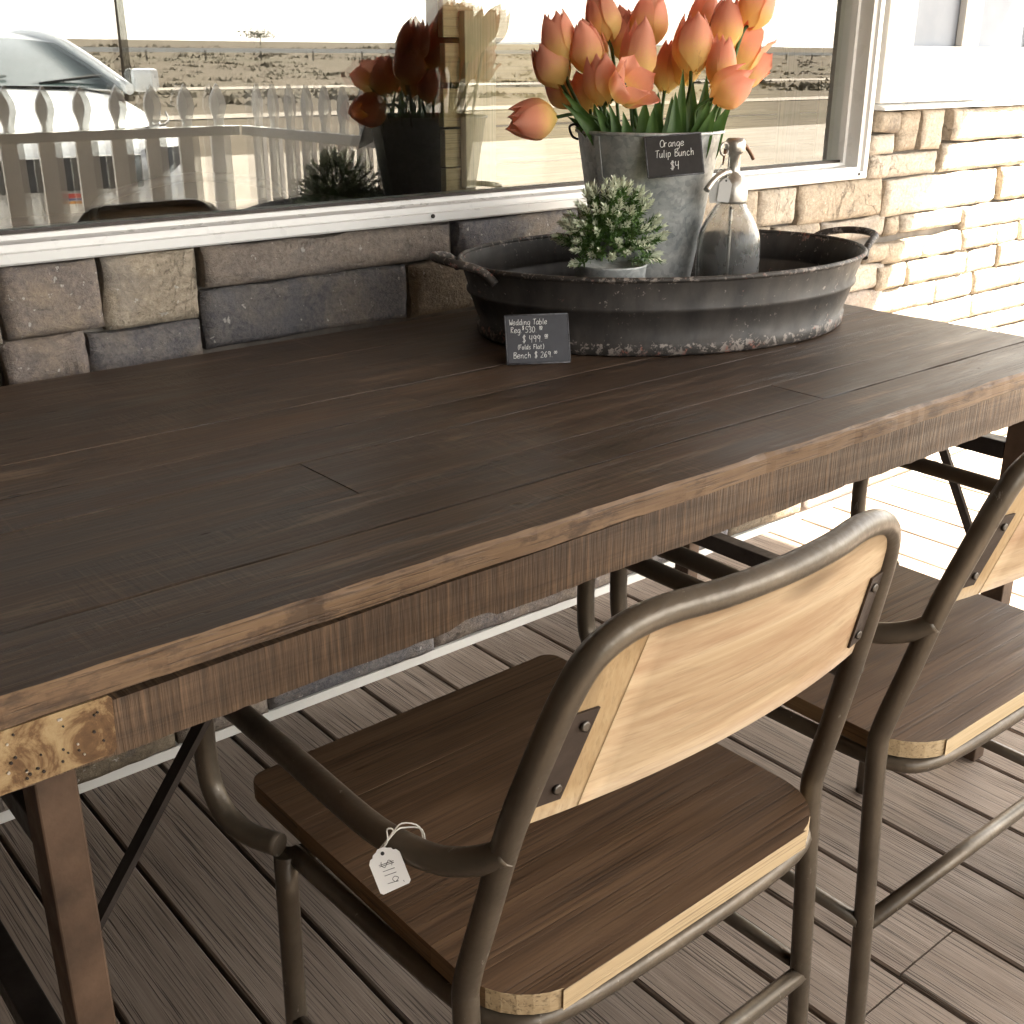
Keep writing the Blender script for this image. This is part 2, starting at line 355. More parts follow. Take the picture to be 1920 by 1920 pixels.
def petal():
    m = M('tulip_petal'); c = m.coord('obj', False); sx = m.n('SeparateXYZ'); m.link(c, sx.inputs[0]); z = sx.outputs[2]
    n1 = m.noise(m.map(m.coord('obj'), (12, 12, 1.1)), 12, 5, .65)
    f = m.math('ADD', z, m.math('MULTIPLY', m.math('SUBTRACT', n1, .5), .9))
    col = m.ramp(f, [(.08, (.94, .76, .26)), (.30, (.94, .64, .26)), (.55, (.93, .48, .31)), (1, (.91, .41, .31))])
    oi = m.n('ObjectInfo').outputs['Random']; hv = m.n('HueSaturation'); m.link(col, hv.inputs['Color']); m.link(m.math('ADD', m.math('MULTIPLY', oi, .2), .9), hv.inputs['Value'])
    m.set(hv.outputs[0], .55, 0, .3); m.bump(n1, .25, .02)
    tr = m.n('BsdfTranslucent'); m.link(hv.outputs[0], tr.inputs[0]); mx = m.n('MixShader'); mx.inputs[0].default_value = .45
    m.link(m.b.outputs[0], mx.inputs[1]); m.link(tr.outputs[0], mx.inputs[2]); m.link(mx.outputs[0], m.out.inputs[0])
    return m.m
K['petal'] = petal()
def leafm(name, a, b, t=.25):
    m = M(name); c = m.coord('obj'); n1 = m.noise(m.map(c, (3, 3, 1)), 14, 4, .6)
    col = m.ramp(n1, [(.3, a), (.7, b)]); m.set(col, .45, 0, .4)
    tr = m.n('BsdfTranslucent'); m.link(col, tr.inputs[0]); mx = m.n('MixShader'); mx.inputs[0].default_value = t
    m.link(m.b.outputs[0], mx.inputs[1]); m.link(tr.outputs[0], mx.inputs[2]); m.link(mx.outputs[0], m.out.inputs[0])
    return m.m
K['leaf'] = leafm('tulip_leaf', (.035, .085, .02), (.10, .19, .045))
K['sprig'] = leafm('plant_leaf', (.05, .11, .025), (.12, .21, .05))
K['sprigtip'] = leafm('pale_leaf_tip', (.55, .60, .44), (.76, .79, .64))
def paneglass(name, fac):
    m = M(name)
    gl = m.n('BsdfGlossy'); gl.inputs['Roughness'].default_value = 0; gl.inputs['Color'].default_value = (1, 1, 1, 1)
    tr = m.n('BsdfTransparent'); tr.inputs['Color'].default_value = (.93, .95, .93, 1)
    lw = m.n('Fresnel'); lw.inputs['IOR'].default_value = 1.5
    mx = m.n('MixShader'); m.link(m.math('ADD', lw.outputs[0], fac), mx.inputs[0]); m.link(tr.outputs[0], mx.inputs[1]); m.link(gl.outputs[0], mx.inputs[2])
    m.link(mx.outputs[0], m.out.inputs[0]); return m.m
K['pane1'] = paneglass('coated_window_glass', .11); K['pane2'] = paneglass('inner_window_glass', .05)
def rustplate():
    m = M('rusted_tin'); c = m.coord('obj'); n1 = m.noise(c, 26, 6, .7, .6)
    col = m.ramp(n1, [(.34, (.085, .045, .022)), (.45, (.16, .09, .042)), (.52, (.30, .20, .10)), (.62, (.40, .29, .155)), (.75, (.30, .19, .09))])
    m.bump(n1, .4, .002); return m.set(col, .6, .25, .4)
K['tin'] = rustplate()
def groundm():
    m = M('dry_ground'); c = m.coord('pos', False)
    n1 = m.noise(c, .05, 6, .65); n2 = m.noise(c, 1.4, 6, .7); n3 = m.noise(m.map(c, (.3, 1, 1)), .4, 5, .7)
    col = m.ramp(n1, [(.35, (.075, .056, .040)), (.5, (.105, .082, .058)), (.65, (.068, .064, .036))])
    col = m.mix(.5, col, m.ramp(n3, [(.3, (.04, .034, .022)), (.7, (.15, .12, .085))]))
    col = m.mix(.3, col, m.ramp(n2, [(.3, (.05, .043, .026)), (.7, (.17, .14, .10))]))
    m.bump(n2, .6, .1); return m.set(col, .95, 0, .1)
K['ground'] = groundm()
K['road'] = plain('pale_caliche_road', (.26, .225, .18), .95, var=.15, nscale=.6, mode='pos')
K['hill'] = plain('hazy_hill', (.20, .21, .21), 1, var=.2, nscale=.004, mode='pos', spec=.05)  # distance haze put into the pale grey hill colour
K['brush'] = plain('brush_green', (.07, .07, .035), .9, var=.3)
K['car'] = plain('white_car_paint', (.72, .75, .77), .18, 0, var=.02)
K['carglass'] = plain('car_glass', (.05, .075, .075), .06, 0, var=.1, spec=.8)
K['rubber'] = plain('tyre_rubber', (.02, .02, .02), .8)
K['chrome'] = plain('chrome', (.75, .75, .74), .15, 1)
K['lens'] = plain('headlight_lens', (.85, .86, .85), .1, .2)
K['amber'] = plain('amber_lens', (.8, .35, .05), .2)
K['grille'] = plain('dark_grille', (.03, .035, .045), .5)
K['red'] = plain('plate_red', (.45, .05, .04), .5); K['blue'] = plain('plate_blue', (.06, .10, .3), .5); K['orange'] = plain('plate_orange', (.6, .28, .06), .5)
K['pole'] = plain('weathered_pole', (.10, .085, .07), .9, var=.2)
K['drybrush'] = plain('dry_brush', (.10, .083, .052), .9, var=.5, nscale=.3, mode='pos')
K['rail'] = plain('galvanised_rail', (.62, .62, .60), .5, .3)
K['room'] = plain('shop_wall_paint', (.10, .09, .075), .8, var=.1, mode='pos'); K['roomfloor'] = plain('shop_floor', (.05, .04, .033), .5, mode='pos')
K['chest'] = plain('black_chest', (.022, .018, .017), .5, var=.3, bump=.2)
K['shelfgrey'] = plain('grey_green_cupboard', (.16, .18, .16), .6, var=.1)

# ------------------------------------------------------------------ setting: ground, road, hills
def terr(x, y):
    d = max(0, -y-60)
    return -.2 + d*.026 - d*d*.0000135*(1 if d < 900 else 1) if d < 800 else -.2+800*.026-800*800*.0000135
mb = MB()
ys = [1500, 60, 20, 8, -3.4, -5, -8, -12, -20, -30, -45, -60, -80, -110, -150, -200, -280, -380, -500, -700, -1000, -1600, -2600]
xs = [-3000, -1200, -500, -200, -90, -40, -15, 0, 10, 25, 45, 70, 110, 170, 260, 400, 700, 1200, 3000]
b0 = len(mb.v)
for y in ys:
    for x in xs: mb.v.append((x, y, terr(x, y)+(nz(x*.01, y*.02, 0)*1.2 if y < -90 else 0)))
for j in range(len(ys)-1):
    for i in range(len(xs)-1): mb.face([b0+j*len(xs)+i, b0+(j+1)*len(xs)+i, b0+(j+1)*len(xs)+i+1, b0+j*len(xs)+i+1], 0, True)
tag(mb.build('ground', K['ground']), kind='structure')
for y0, y1, nm in ((-53, -58.5, 'road'), (-26, -28.2, 'dirt_track'), (-3.6, -15, 'parking_lot')):
    m2 = MB(); m2.box(-700, 900, y1, y0, -.25, -.17); tag(m2.build(nm, K['road']), kind='structure')
mb = MB()
def hillp(u, v):
    x = -5500+u*12500; h = 66+22*nz(u*6, 1, 3)+9*nz(u*22, 2, 1)
    return (x, -2600-v*1400, -10+h*sin(v*pi/2))
mb.grid(hillp, 90, 6); tag(mb.build('hills', K['hill']), kind='structure')

# ------------------------------------------------------------------ deck
deck = MB().box(-2.6, 5.4, -3.2, .1, -.16, -.042).build('deck', K['mortar']); tag(deck, kind='structure')
x = -2.55; i = 0
def deckboard(x0, x1, y0, y1):
    m = MB(); n = 14
    def fn(u, v):
        ys_ = y0+(y1-y0)*v; w = (x1-x0)/2; xc = (x0+x1)/2
        pr = [(-1, -.03), (-1, -.004), (-.96, -.0006), (-.4, 0), (.4, 0), (.96, -.0006), (1, -.004), (1, -.03)]
        k = min(7, int(round(u*8))) if u < .999 else 0
        px, pz = pr[k]
        return (xc+px*w+.0012*nz(x0*9, ys_*6, px), ys_, pz+.0008*nz(x0*7, ys_*5, 2))
    m.grid(fn, 8, n, True, smooth=False)
    L = len(m.v); m.face(list(range(7, -1, -1))); m.face([L-8+k for k in range(8)])
    return m.build('plank', K['deck'], deck)
while x < 5.3:
    w = .139
    cuts = [-3.2, 0.02]
    if i % 3 == 1: cuts = [-3.2, -1.19+.35*((i//3) % 2)*-1, .02]
    if abs(x-1.19) < .075: cuts = [-3.2, -1.178, .02]
    for a, b in zip(cuts, cuts[1:]): deckboard(x, x+w, a+.0015, b-.0015)
    x += .1455; i += 1

# ------------------------------------------------------------------ store wall with stones, siding and window
wall = thing('store_wall', 'shop front wall of ledge stone and white board siding around a picture window', 'wall')
mb = MB()
mb.box(-2.6, 5.4, 0.001, .14, -.15, .914); mb.box(2.655, 5.4, .002, .14, .914, 3.2); mb.box(-2.6, -1.2, .002, .14, .914, 3.2); mb.box(-1.2, 2.655, .002, .14, 2.35, 3.2)
mb.build('backing', K['mortar'], wall)
def stone(x0, x1, z0, z1, mi, dep=None):
    dep = dep or rnd.uniform(.024, .036); g = rnd.uniform(.0012, .0028); sd = rnd.uniform(0, 99)
    nx = max(5, int((x1-x0)/.013)); nzv = max(5, int((z1-z0)/.011)); er = .008
    tilt = rnd.uniform(-.06, .06); til2 = rnd.uniform(-.03, .03)
    m = MB()
    def fn(u, v):
        uu = min(max(u, 0), 1); X = x0+g+(x1-x0-2*g)*uu; Z = z0+g+(z1-z0-2*g)*v
        X += .005*nz(Z*14, sd, 1)*(1 if u in (0, 1) else .3); Z += .006*nz(X*11, sd, 5)*(1 if v in (0, 1) else .4)
        e = min((X-x0-g), (x1-g-X), (Z-z0-g), (z1-g-Z)); e = max(0, min(1, e/er))
        Y = dep*(.62+.38*sqrt(max(0, 1-(1-e)**2)))+.0035*nz(X*16, Z*20, sd)*e+.0022*nz(X*45, Z*55, sd)*e+.004*min(0, nz(X*30, Z*26, sd+9)+.25)*1.6+tilt*(Z-(z0+z1)/2)+til2*(X-(x0+x1)/2)
        return (X, -max(Y, .004), Z)
    b = m.grid(fn, nx, nzv)
    U = nx+1; ring = [i for i in range(U)]+[U*j+nx for j in range(1, nzv+1)]+[U*nzv+i for i in range(nx-1, -1, -1)]+[U*j for j in range(nzv-1, 0, -1)]
    k0 = len(m.v)
    for r in ring: p = m.v[r]; m.v.append((p[0], .003, p[2]))
    n = len(ring)
    for i in range(n): m.face([ring[(i+1) % n], ring[i], k0+i, k0+(i+1) % n], 0, False)
    # flip so front faces look to -y
    return m.build('stone', K['stones'][mi], wall)
custom = [(.10, .497, .80, .913, 0), (.500, .652, .805, .913, 4), (.655, .815, .797, .913, 1), (.28, .486, .735, .800, 3), (.488, .618, .728, .805, 4), (.621, .812, .722, .797, 2),
          (.818, 1.336, .845, .913, 0), (.815, 1.228, .743, .845, 2), (1.231, 1.40, .742, .843, 3), (1.34, 1.66, .845, .913, 2), (1.40, 1.72, .745, .843, 0), (1.664, 1.95, .83, .913, 4), (1.725, 2.02, .745, .828, 3),
          (1.955, 2.238, .828, .913, 1), (2.242, 2.386, .822, .911, 1), (2.39, 2.750, .815, .913, 0), (2.753, 3.339, .808, .905, 1), (2.025, 2.30, .752, .825, 1), (2.303, 2.49, .76, .82, 0), (2.493, 2.78, .758, .815, 1), (2.783, 2.846, .755, .806, 3), (2.85, 3.16, .757, .806, 1),
          (2.676, 2.787, 1.022, 1.077, 0), (2.79, 2.888, .972, 1.077, 4), (2.892, 3.004, .972, 1.077, 1), (2.674, 2.786, .968, 1.020, 1), (2.672, 3.004, .908, .968, 1), (3.03, 3.49, .988, 1.077, 1), (3.012, 3.50, .908, .985, 1),
          (3.163, 3.62, .74, .806, 1), (3.343, 3.66, .81, .905, 0)]
for c in custom:
    if c[0] > 2.2: c = c[:4]+({1: 5, 0: 1, 4: 1, 3: 1}.get(c[4], c[4]),)
    stone(*c)
def rows(x0, x1, z0, z1, pal):
    z = z0
    while z < z1-.02:
        h = rnd.choice((.055, .07, .085, .10, .115)); h = min(h, z1-z)
        if z1-z-h < .04: h = z1-z
        X = x0-rnd.uniform(0, .1)
        while X < x1-.02:
            w = rnd.uniform(.13, .42); w = min(w, x1-X)
            if x1-X-w < .09: w = x1-X
            if h > .09 and rnd.random() < .3 and w > .2:
                w2 = w*.45; stone(X, X+w2, z, z+h/2, rnd.choice(pal)); stone(X, X+w2, z+h/2, z+h, rnd.choice(pal)); stone(X+w2, X+w, z, z+h, rnd.choice(pal))
            else: stone(X, X+w, z, z+h, rnd.choice(pal))
            X += w
        z += h
rows(-.7, 2.8, .024, .235, [0, 2, 3, 4]); rows(2.8, 5.3, .024, .74, [5, 1, 1, 5]); rows(1.5, 2.8, .235, .74, [1, 1, 5, 0]); rows(-.7, 1.5, .235, .72, [0, 2, 3, 4])
rows(3.67, 5.3, .74, 1.077, [5, 1, 5]); rows(-.9, .09, .72, .913, [0, 2, 4])
MB().box(-2.6, 5.4, -.020, .0, .001, .022).build('base_strip', K['paint'], wall)
# siding
sd_ = MB().box(2.68, 5.4, -.012, .0015, 1.082, 3.2).build('siding_panel', K['siding'], wall)
for x0, x1, z0, z1, y in ((2.672, 2.795, 1.095, 3.2, -.034), (2.795, 5.4, 1.095, 1.231, -.034), (3.02, 3.105, 1.231, 3.2, -.034), (3.385, 3.475, 1.231, 3.2, -.034), (3.755, 3.845, 1.231, 3.2, -.034), (4.125, 4.215, 1.231, 3.2, -.034)):
    MB().box(x0+.0005, x1-.0005, y, -.0125, z0+.0005, z1).build('trim_board', K['paint'], wall, bevel=.003)
fl = MB(); fl.prism([(-.046, 1.079), (-.046, 1.084), (-.013, 1.0945), (-.013, 1.079)], lambda y, z: (2.68, y, z), lambda y, z: (5.4, y, z)); fl.build('drip_cap', K['white'], wall)
# window frame: stepped vinyl profile swept round the opening
X0, X1, Z0, Z1 = -1.0, 2.653, .9155, 2.34
wf = MB()
prof = [(0, .03), (0, -.030), (.004, -.034), (.020, -.034), (.022, -.026), (.026, -.026), (.034, -.024), (.036, .012), (.044, .014), (.046, .028), (.050, .060)]
def ring(off, y): return [(X0+off, y, Z0+off*.86), (X1-off, y, Z0+off*.86), (X1-off, y, Z1-off), (X0+off, y, Z1-off)]
for p in prof: wf.v.extend(ring(*p))
for j in range(len(prof)-1):
    for i in range(4): wf.face([j*4+i, j*4+(i+1) % 4, (j+1)*4+(i+1) % 4, (j+1)*4+i])
win = wf.build('window', K['white'], wall)
bd = MB()
for a, b in (((X0+.05, .0, Z0+.041), (X1-.048, .0, Z0+.041)), ((X1-.0485, .0, Z0+.04), (X1-.0485, .0, Z1-.05))): bd.bar((a[0], .022, a[2]), (b[0], .022, b[2]), .006, .006)
bd.build('glazing_bead', K['irond'], win)
for y, ang, mt in ((.030, 0, 'pane1'), (.044, .14, 'pane2')):
    g = MB(); dz = math.tan(radians(ang))
    g.v = [(X0+.04, y-dz*1.8, Z0+.03), (X1-.04, y+dz*1.8, Z0+.03), (X1-.04, y+dz*1.8, Z1-.04), (X0+.04, y-dz*1.8, Z1-.04)]; g.face([0, 1, 2, 3]); g.build('pane', K[mt], win)
for px in (.30, 1.28, 2.615): 
    sc = MB(); sc.tube([(px, -.0335, .928), (px, -.0365, .928)], .004, 8); sc.build('screw', K['irond'], win)

# ------------------------------------------------------------------ porch roof
rf = thing('porch_roof', 'wooden porch roof sheltering the table and the shop window', 'roof', (0, 0, 0))
MB().box(-2.9, 4.18, -3.7, 0, 2.82, 2.95).build('roof_deck', K['soffit'], rf)
for k in range(25):
    y1 = -.002-k*.145; MB().box(-2.9, 4.175, y1-.141, y1, 2.80, 2.818).build('soffit_plank', K['soffit'], rf)
MB().box(-2.9, 4.18, -3.73, -3.7005, 2.35, 2.95).build('fascia', K['paint'], rf); MB().box(4.1805, 4.21, -3.73, 0, 2.68, 2.95).build('fascia', K['paint'], rf)  # front fascia dropped deep, shaped to hold back sky light
for px in (-2.7, 4.05): MB().box(px-.06, px+.06, -3.68, -3.56, -.2, 2.80).build('post', K['paint'], rf, bevel=.006)

sw = thing('added_shade_wall', 'unseen brown board wall added at the left porch end to shade it', 'wall', (-1.75, 0, 0))  # unseen wall, added to darken the left side of the porch
for k in range(24): MB().box(0, .03, -.03-(k+1)*.145+.003, -.03-k*.145, -.04, 2.798).build('plank', K['shade_board'], sw)
ps = thing('added_shade_screen', 'unseen tall brown board screen added at the left front to shade the porch', 'screen', (-1.7, -2.9, 0))  # added out of view to block light from the left front
for k in range(14): MB().box(0, 1.9, 0, .025, .03+k*.145, .03+k*.145+.141).build('plank', K['shade_board'], ps)
for xx in (.02, .95, 1.82): MB().box(xx, xx+.07, -.072, -.001, 0, 2.1).build('post', K['shade_board'], ps)
# ------------------------------------------------------------------ shop interior
room = MB()
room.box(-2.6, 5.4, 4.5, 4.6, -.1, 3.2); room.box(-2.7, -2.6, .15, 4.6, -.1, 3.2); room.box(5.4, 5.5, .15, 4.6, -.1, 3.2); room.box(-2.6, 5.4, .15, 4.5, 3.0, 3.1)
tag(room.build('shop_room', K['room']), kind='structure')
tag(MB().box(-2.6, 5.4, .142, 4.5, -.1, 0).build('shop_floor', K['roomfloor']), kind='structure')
pd = thing('pine_display_wall', 'pine board display wall with upright battens seen through the shop window', 'display', (1.6, .36, 0))
zz = .58; k = 0
for z in (.895, .971, 1.054, 1.140, 1.233, 1.325, 1.42, 1.51, 1.60, 1.69, 1.78, 1.87, 1.96): 
    MB().box(.004+rnd.uniform(-.006, .004), 1.42, 0, .02, z-.0825 if k else z-.30, z-.002).build('plank', K['pine'], pd, bevel=.002); k += 1
MB().box(.046, .133, -.022, -.001, .926, 1.296).build('batten', K['pinev'], pd, bevel=.002)
MB().box(1.17, 1.245, -.022, -.001, .60, 1.96).build('batten', K['pinev'], pd, bevel=.002)
MB().box(.02, 1.40, .021, .05, .5, .60).build('rail', K['pine'], pd)
for xx in (.05, 1.33): MB().box(xx, xx+.06, .021, .06, 0, .5).build('post', K['pinev'], pd)
ch = thing('display_chest', 'black chest with an arched carrying handle inside the shop window', 'chest', (.85, .42, 0))
MB().box(-.42, .62, -.2, .25, 0, .90).build('body', K['chest'], ch, bevel=.01)
mbb = MB().tube(smooth([(-.05, -.05, .90), (-.03, -.05, .955), (.15, -.05, .985), (.33, -.05, .955), (.36, -.05, .90)]), .009, 8); mbb.build('handle', K['irond'], ch)
cb = thing('shop_cupboard', 'grey green cupboard with a brown shelf board inside the shop window', 'cupboard', (.25, .75, 0))
MB().box(-.4, .36, -.2, .3, 0, 1.02).build('body', K['shelfgrey'], cb, bevel=.006)
MB().box(-.42, .38, -.23, .32, 1.022, 1.055).build('top', K['pine'], cb, bevel=.004)
MB().box(-.3, .28, -.215, -.2005, .1, .97).build('door', K['chest'], cb, bevel=.006)

# ------------------------------------------------------------------ table
tb = thing('folding_table', 'long dark weathered wooden folding table with rusty iron legs', 'table', (1.0, -.55, 0))
def board_x(m, x0, x1, y0, y1, z0, z1, n, jit, ch, seed, fmat=0):
    pr = [(0, 0), (0, 1), (1, 1), (1, 0)]
    secs = []
    for i in range(n+1):
        X = x0+(x1-x0)*i/n
        a = y0+jit*nz(X*9, seed, 0)+jit*.5*nz(X*40, seed, 7); b = y1+jit*nz(X*7, seed, 3); t = z1+.0006*nz(X*5, seed, 9)
        c2 = ch*(1+.6*nz(X*25, seed, 4))
        secs.append([(X, a, z0), (X, a, t-c2), (X, a+c2, t), (X, b-ch, t), (X, b, t-ch), (X, b, z0)])
    base = len(m.v)
    for s_ in secs: m.v.extend(s_)
    for i in range(n):
        for k in range(6):
            k2 = (k+1) % 6; m.face([base+i*6+k, base+(i+1)*6+k, base+(i+1)*6+k2, base+i*6+k2], fmat if k in (0, 1) else 0)
    m.face([base+k for k in range(6)]); m.face([base+n*6+k for k in range(5, -1, -1)])
ox, oy = 1.0, -.55
yedges = [-1.0, -.892, -.80, -.672, -.575, -.462, -.345, -.238, -.10]
for k, (a, b) in enumerate(zip(yedges, yedges[1:])):
    cuts = {0: [.10, 1.906], 1: [.10, 1.32, 1.906], 2: [.10, .62, 1.906], 3: [.10, 1.55, 1.906], 4: [.10, .88, 1.906], 5: [.10, 1.2, 1.906], 6: [.10, .70, 1.906], 7: [.10, 1.906]}[k]
    for j, (c, d) in enumerate(zip(cuts, cuts[1:])):
        m = MB(); dz = rnd.uniform(-.0016, .0006)
        board_x(m, c-ox+.0005, d-ox-.0005, a-oy+.0006, b-oy-.0006, .7355, .760+dz, max(6, int((d-c)/.016)), .0030 if k == 0 else .0014, .0045 if k == 0 else .0003, k*3.1+j, 1)
        m.build('plank', [K['top'], K['edge'] if k == 0 else K['top']], tb)
m = MB()
n = 180; base = len(m.v)
for i in range(n+1):
    X = .105+(1.90-.105)*i/n
    zb = .678+.0022*nz(X*14, 2, 2)+.0016*nz(X*60, 1, 1); zt_ = .7345-.0075*max(0, min(1, (1.0-X)/.75))+.0008*nz(X*12, 4, 4)
    if .60 < X < .655: zb += .007*max(0, 1-abs((X-.625)/.027)**4)
    ya = -.996+.0012*nz(X*8, 5, 1)
    for y, z in ((ya, zb), (ya, zt_), (ya+.024, zt_), (ya+.024, zb)): m.v.append((X-ox, y-oy, z))
for i in range(n):
    for k in range(4):
        k2 = (k+1) % 4; m.face([base+i*4+k, base+(i+1)*4+k, base+(i+1)*4+k2, base+i*4+k2])
m.face([base+k for k in range(4)]); m.face([base+n*4+k for k in (3, 2, 1, 0)])
m.build('apron', K['apron'], tb)
MB().box(.105-ox, 1.90-ox, -.128-oy, -.104-oy, .678, .7315).build('apron', K['apron'], tb, bevel=.002)
for x0, x1 in ((.105, .13), (1.876, 1.90)): MB().box(x0-ox, x1-ox, -.97-oy, -.13-oy, .678, .7315).build('apron', K['apron'], tb, bevel=.002)
# rusted tin patch with nails
pt = MB(); pt.prism([(.09+.0, .6795), (.257, .6815), (.2605, .686), (.262, .730), (.259, .7335), (.09, .7335)][::1], lambda x, z: (x-ox, -.9985-oy, z), lambda x, z: (x-ox, -.9962-oy, z)); patch = pt.build('tin_patch', K['tin'], tb)
for k in range(26):
    px, pz = rnd.uniform(.17, .255), rnd.uniform(.686, .729); nm = MB(); nm.tube([(px-ox, -.9983-oy, pz), (px-ox, -.9998-oy, pz)], rnd.uniform(.0008, .0014), 7); nm.build('nail', K['irond'] if k % 4 else K['nickel'], patch)
# legs and frames (square iron), folding stays
for xl in (.219, 1.815):
    for yl in (-.945, -.235): MB().box(xl-.017-ox, xl+.017-ox, yl-.020-oy, yl+.020-oy, 0, .7).build('leg', K['iron'], tb, bevel=.002)
    MB().box(xl-.016-ox, xl+.016-ox, -.924-oy, -.256-oy, .205, .240).build('cross_bar', K['irond'], tb, bevel=.002)
    MB().box(xl-.016-ox, xl+.016-ox, -.924-oy, -.256-oy, .575, .605).build('cross_bar', K['irond'], tb, bevel=.002)
    s_ = 1 if xl < 1 else -1
    for yl in (-.895, -.28):
        MB().bar((xl-ox, yl-oy, .40), (xl+s_*.205-ox, yl-oy, .68), .006, .016, (0, 1, 0)).build('stay', K['irond'], tb)

# ------------------------------------------------------------------ chairs
def make_chair():
    c = thing('armchair', '', 'chair', (.699, -1.02, 0), radians(.5))
    Y0 = 1.02
    # seat outline half width as function of y (local); front y=.245, rear y=-.215
    yf, yr = .245, -.218; hw = .228
    def half(y):
        r = .075
        if y < yr+r: t = (yr+r-y)/r; return hw-r+r*sqrt(max(0, 1-t*t))
        r2 = .02
        if y > yf-r2: t = (y-(yf-r2))/r2; return hw-r2+r2*sqrt(max(0, 1-t*t))
        return hw
    ed = [yr, -.10, .015, .135, yf]
    for a, b in zip(ed, ed[1:]):
        m = MB(); n = 14
        yy = [a+.0002+(b-a-.0004)*(.5-.5*cos(pi*i/n)) for i in range(n+1)]
        L = [(-half(y), y) for y in yy]; Rr = [(half(y), y) for y in yy]
        if a == yr: L[0] = (-half(yr+.0025), yr); Rr[0] = (half(yr+.0025), yr)
        poly = L[::-1]+Rr
        k = len(poly); dz = rnd.uniform(-.0003, .0002); ch = .0002
        b0 = len(m.v)
        cx_, cy_ = 0, (a+b)/2
        for z, s in ((.428, 0), (.4485+dz, 0), (.450+dz, ch)):
            for (px, py) in poly:
                m.v.append((px-s*(1 if px > 0 else -1), py+s*(1 if py < cy_ else -1), z))
        m.face([b0+i for i in range(k-1, -1, -1)]); m.face([b0+2*k+i for i in range(k)])
        for lay in range(2):
            for i in range(k):
                i2 = (i+1) % k; p, q = poly[i], poly[i2]
                side = 0
                if abs(p[0]+q[0])/2 > .12: side = 2
                if a == yr and (p[1]+q[1])/2 < yr+.05: side = 1
                m.face([b0+lay*k+i, b0+lay*k+i2, b0+(lay+1)*k+i2, b0+(lay+1)*k+i], side)
        m.build('seat_board', [K['seat'], K['raw'], K['rawside']], c)
    r = .0122
    # rear legs + back hoop in one bent tube
    hx = .243
    half_ = [(-hx, -.195, 0), (-hx, -.182, .25), (-hx, -.172, .43), (-.2435, -.175, .475), (-.238, -.193, .55), (-.229, -.215, .645), (-.215, -.235, .72), (-.204, -.247, .765), (-.189, -.255, .795), (-.163, -.261, .812), (-.125, -.266, .818), (-.07, -.275, .818), (0, -.279, .818)]
    full = half_+[(-p[0], p[1], p[2]) for p in half_[-2::-1]]
    MB().tube(smooth(full, 5), r, 14).build('back_hoop', K['tube'], c)
    for s in (-1, 1):
        lg = [(s*.250, .135, 0), (s*.248, .135, .2), (s*.245, .135, .42)]
        MB().tube(smooth(lg, 3), r, 12).build('leg', K['tube'], c)
        arm = [(s*.231, -.212, .622), (s*.242, -.195, .609), (s*.259, -.165, .599), (s*.272, -.125, .598), (s*.279, -.08, .600), (s*.279, .03, .602), (s*.279, .16, .602), (s*.279, .200, .598), (s*.279, .222, .580), (s*.279, .230, .55), (s*.279, .230, .50), (s*.278, .224, .468), (s*.275, .203, .444), (s*.266, .172, .434), (s*.250, .135, .433)]
        MB().tube(smooth(arm, 4), r, 12).build('arm', K['tube'], c)
        MB().tube([(s*.248, -.183, .20), (s*.249, .135, .20)], .009, 10).build('stretcher', K['tube'], c)
    fr = [(-.235, .135, .415), (-.228, -.10, .415), (-.215, -.172, .415), (-.17, -.205, .415), (0, -.212, .415), (.17, -.205, .415), (.215, -.172, .415), (.228, -.10, .415), (.235, .135, .415)]
    MB().tube(smooth(fr, 5), .0105, 10).build('seat_frame', K['tube'], c)
    MB().tube([(-.245, .135, .41), (.245, .135, .41)], .0105, 10).build('front_rail', K['tube'], c)
    MB().tube([(-.244, -.186, .195), (.244, -.186, .195)], .0105, 10).build('stretcher', K['tube'], c)
    # backrest: curved board following the hoop
    def yb(x, z): return -.217-(z-.645)*.26+.010-.022*(1-(x/.23)**2)
    def ztop(x):
        t = max(0, (abs(x)-.160)/.07); return .813-.042*min(1, t)**2.2
    def xin(z): return .232-.012*(z-.645)/.1
    def panel(x0, x1, mat, name, th=.017):
        m = MB(); n = 16
        def fr_(u, v):
            x = x0+(x1-x0)*u; zb = .643; z = zb+(ztop(x)-zb)*v; return x*(1-.9*max(0, z-.645)), z
        nb = m.grid(lambda u, v: (lambda x, z: (x, yb(x, z)-th/2, z))(*fr_(u, v)), n, 6)
        nf = m.grid(lambda u, v: (lambda x, z: (x, yb(x, z)+th/2, z))(*fr_(u, v)), n, 6)
        Uc = n+1
        ring = [i for i in range(Uc)]+[Uc*j+n for j in range(1, 7)]+[Uc*6+i for i in range(n-1, -1, -1)]+[Uc*j for j in range(5, 0, -1)]
        for i in range(len(ring)):
            a, b = ring[i], ring[(i+1) % len(ring)]; m.face([nb+a, nb+b, nf+b, nf+a])
        return m.build(name, mat, c)
    panel(-.168, .226, K['back'], 'backrest'); panel(-.226, -.1685, K['backend'], 'backrest_end')
    for s in (-1, 1):
        m = MB(); pts = []
        for z in (.662, .75):
            for dx in (0, .028):
                x = s*(.222-dx)*(1-.9*(z-.645)); pts.append((x, yb(x, z)-.0112, z)); pts.append((x, yb(x, z)-.0087, z))
        m.v = pts
        for q in ((0, 2, 6, 4), (1, 5, 7, 3), (0, 4, 5, 1), (2, 3, 7, 6), (0, 1, 3, 2), (4, 6, 7, 5)): m.face(list(q))
        br = m.build('bracket', K['black'], c)
        for z in (.676, .736):
            x = s*.204*(1-.9*(z-.645)); q = MB(); q.tube([(x, yb(x, z)-.011, z), (x, yb(x, z)-.0135, z), (x, yb(x, z)-.0142, z)], [.0046, .0046, .003], 10); q.build('screw', K['screw'], br)
    return c
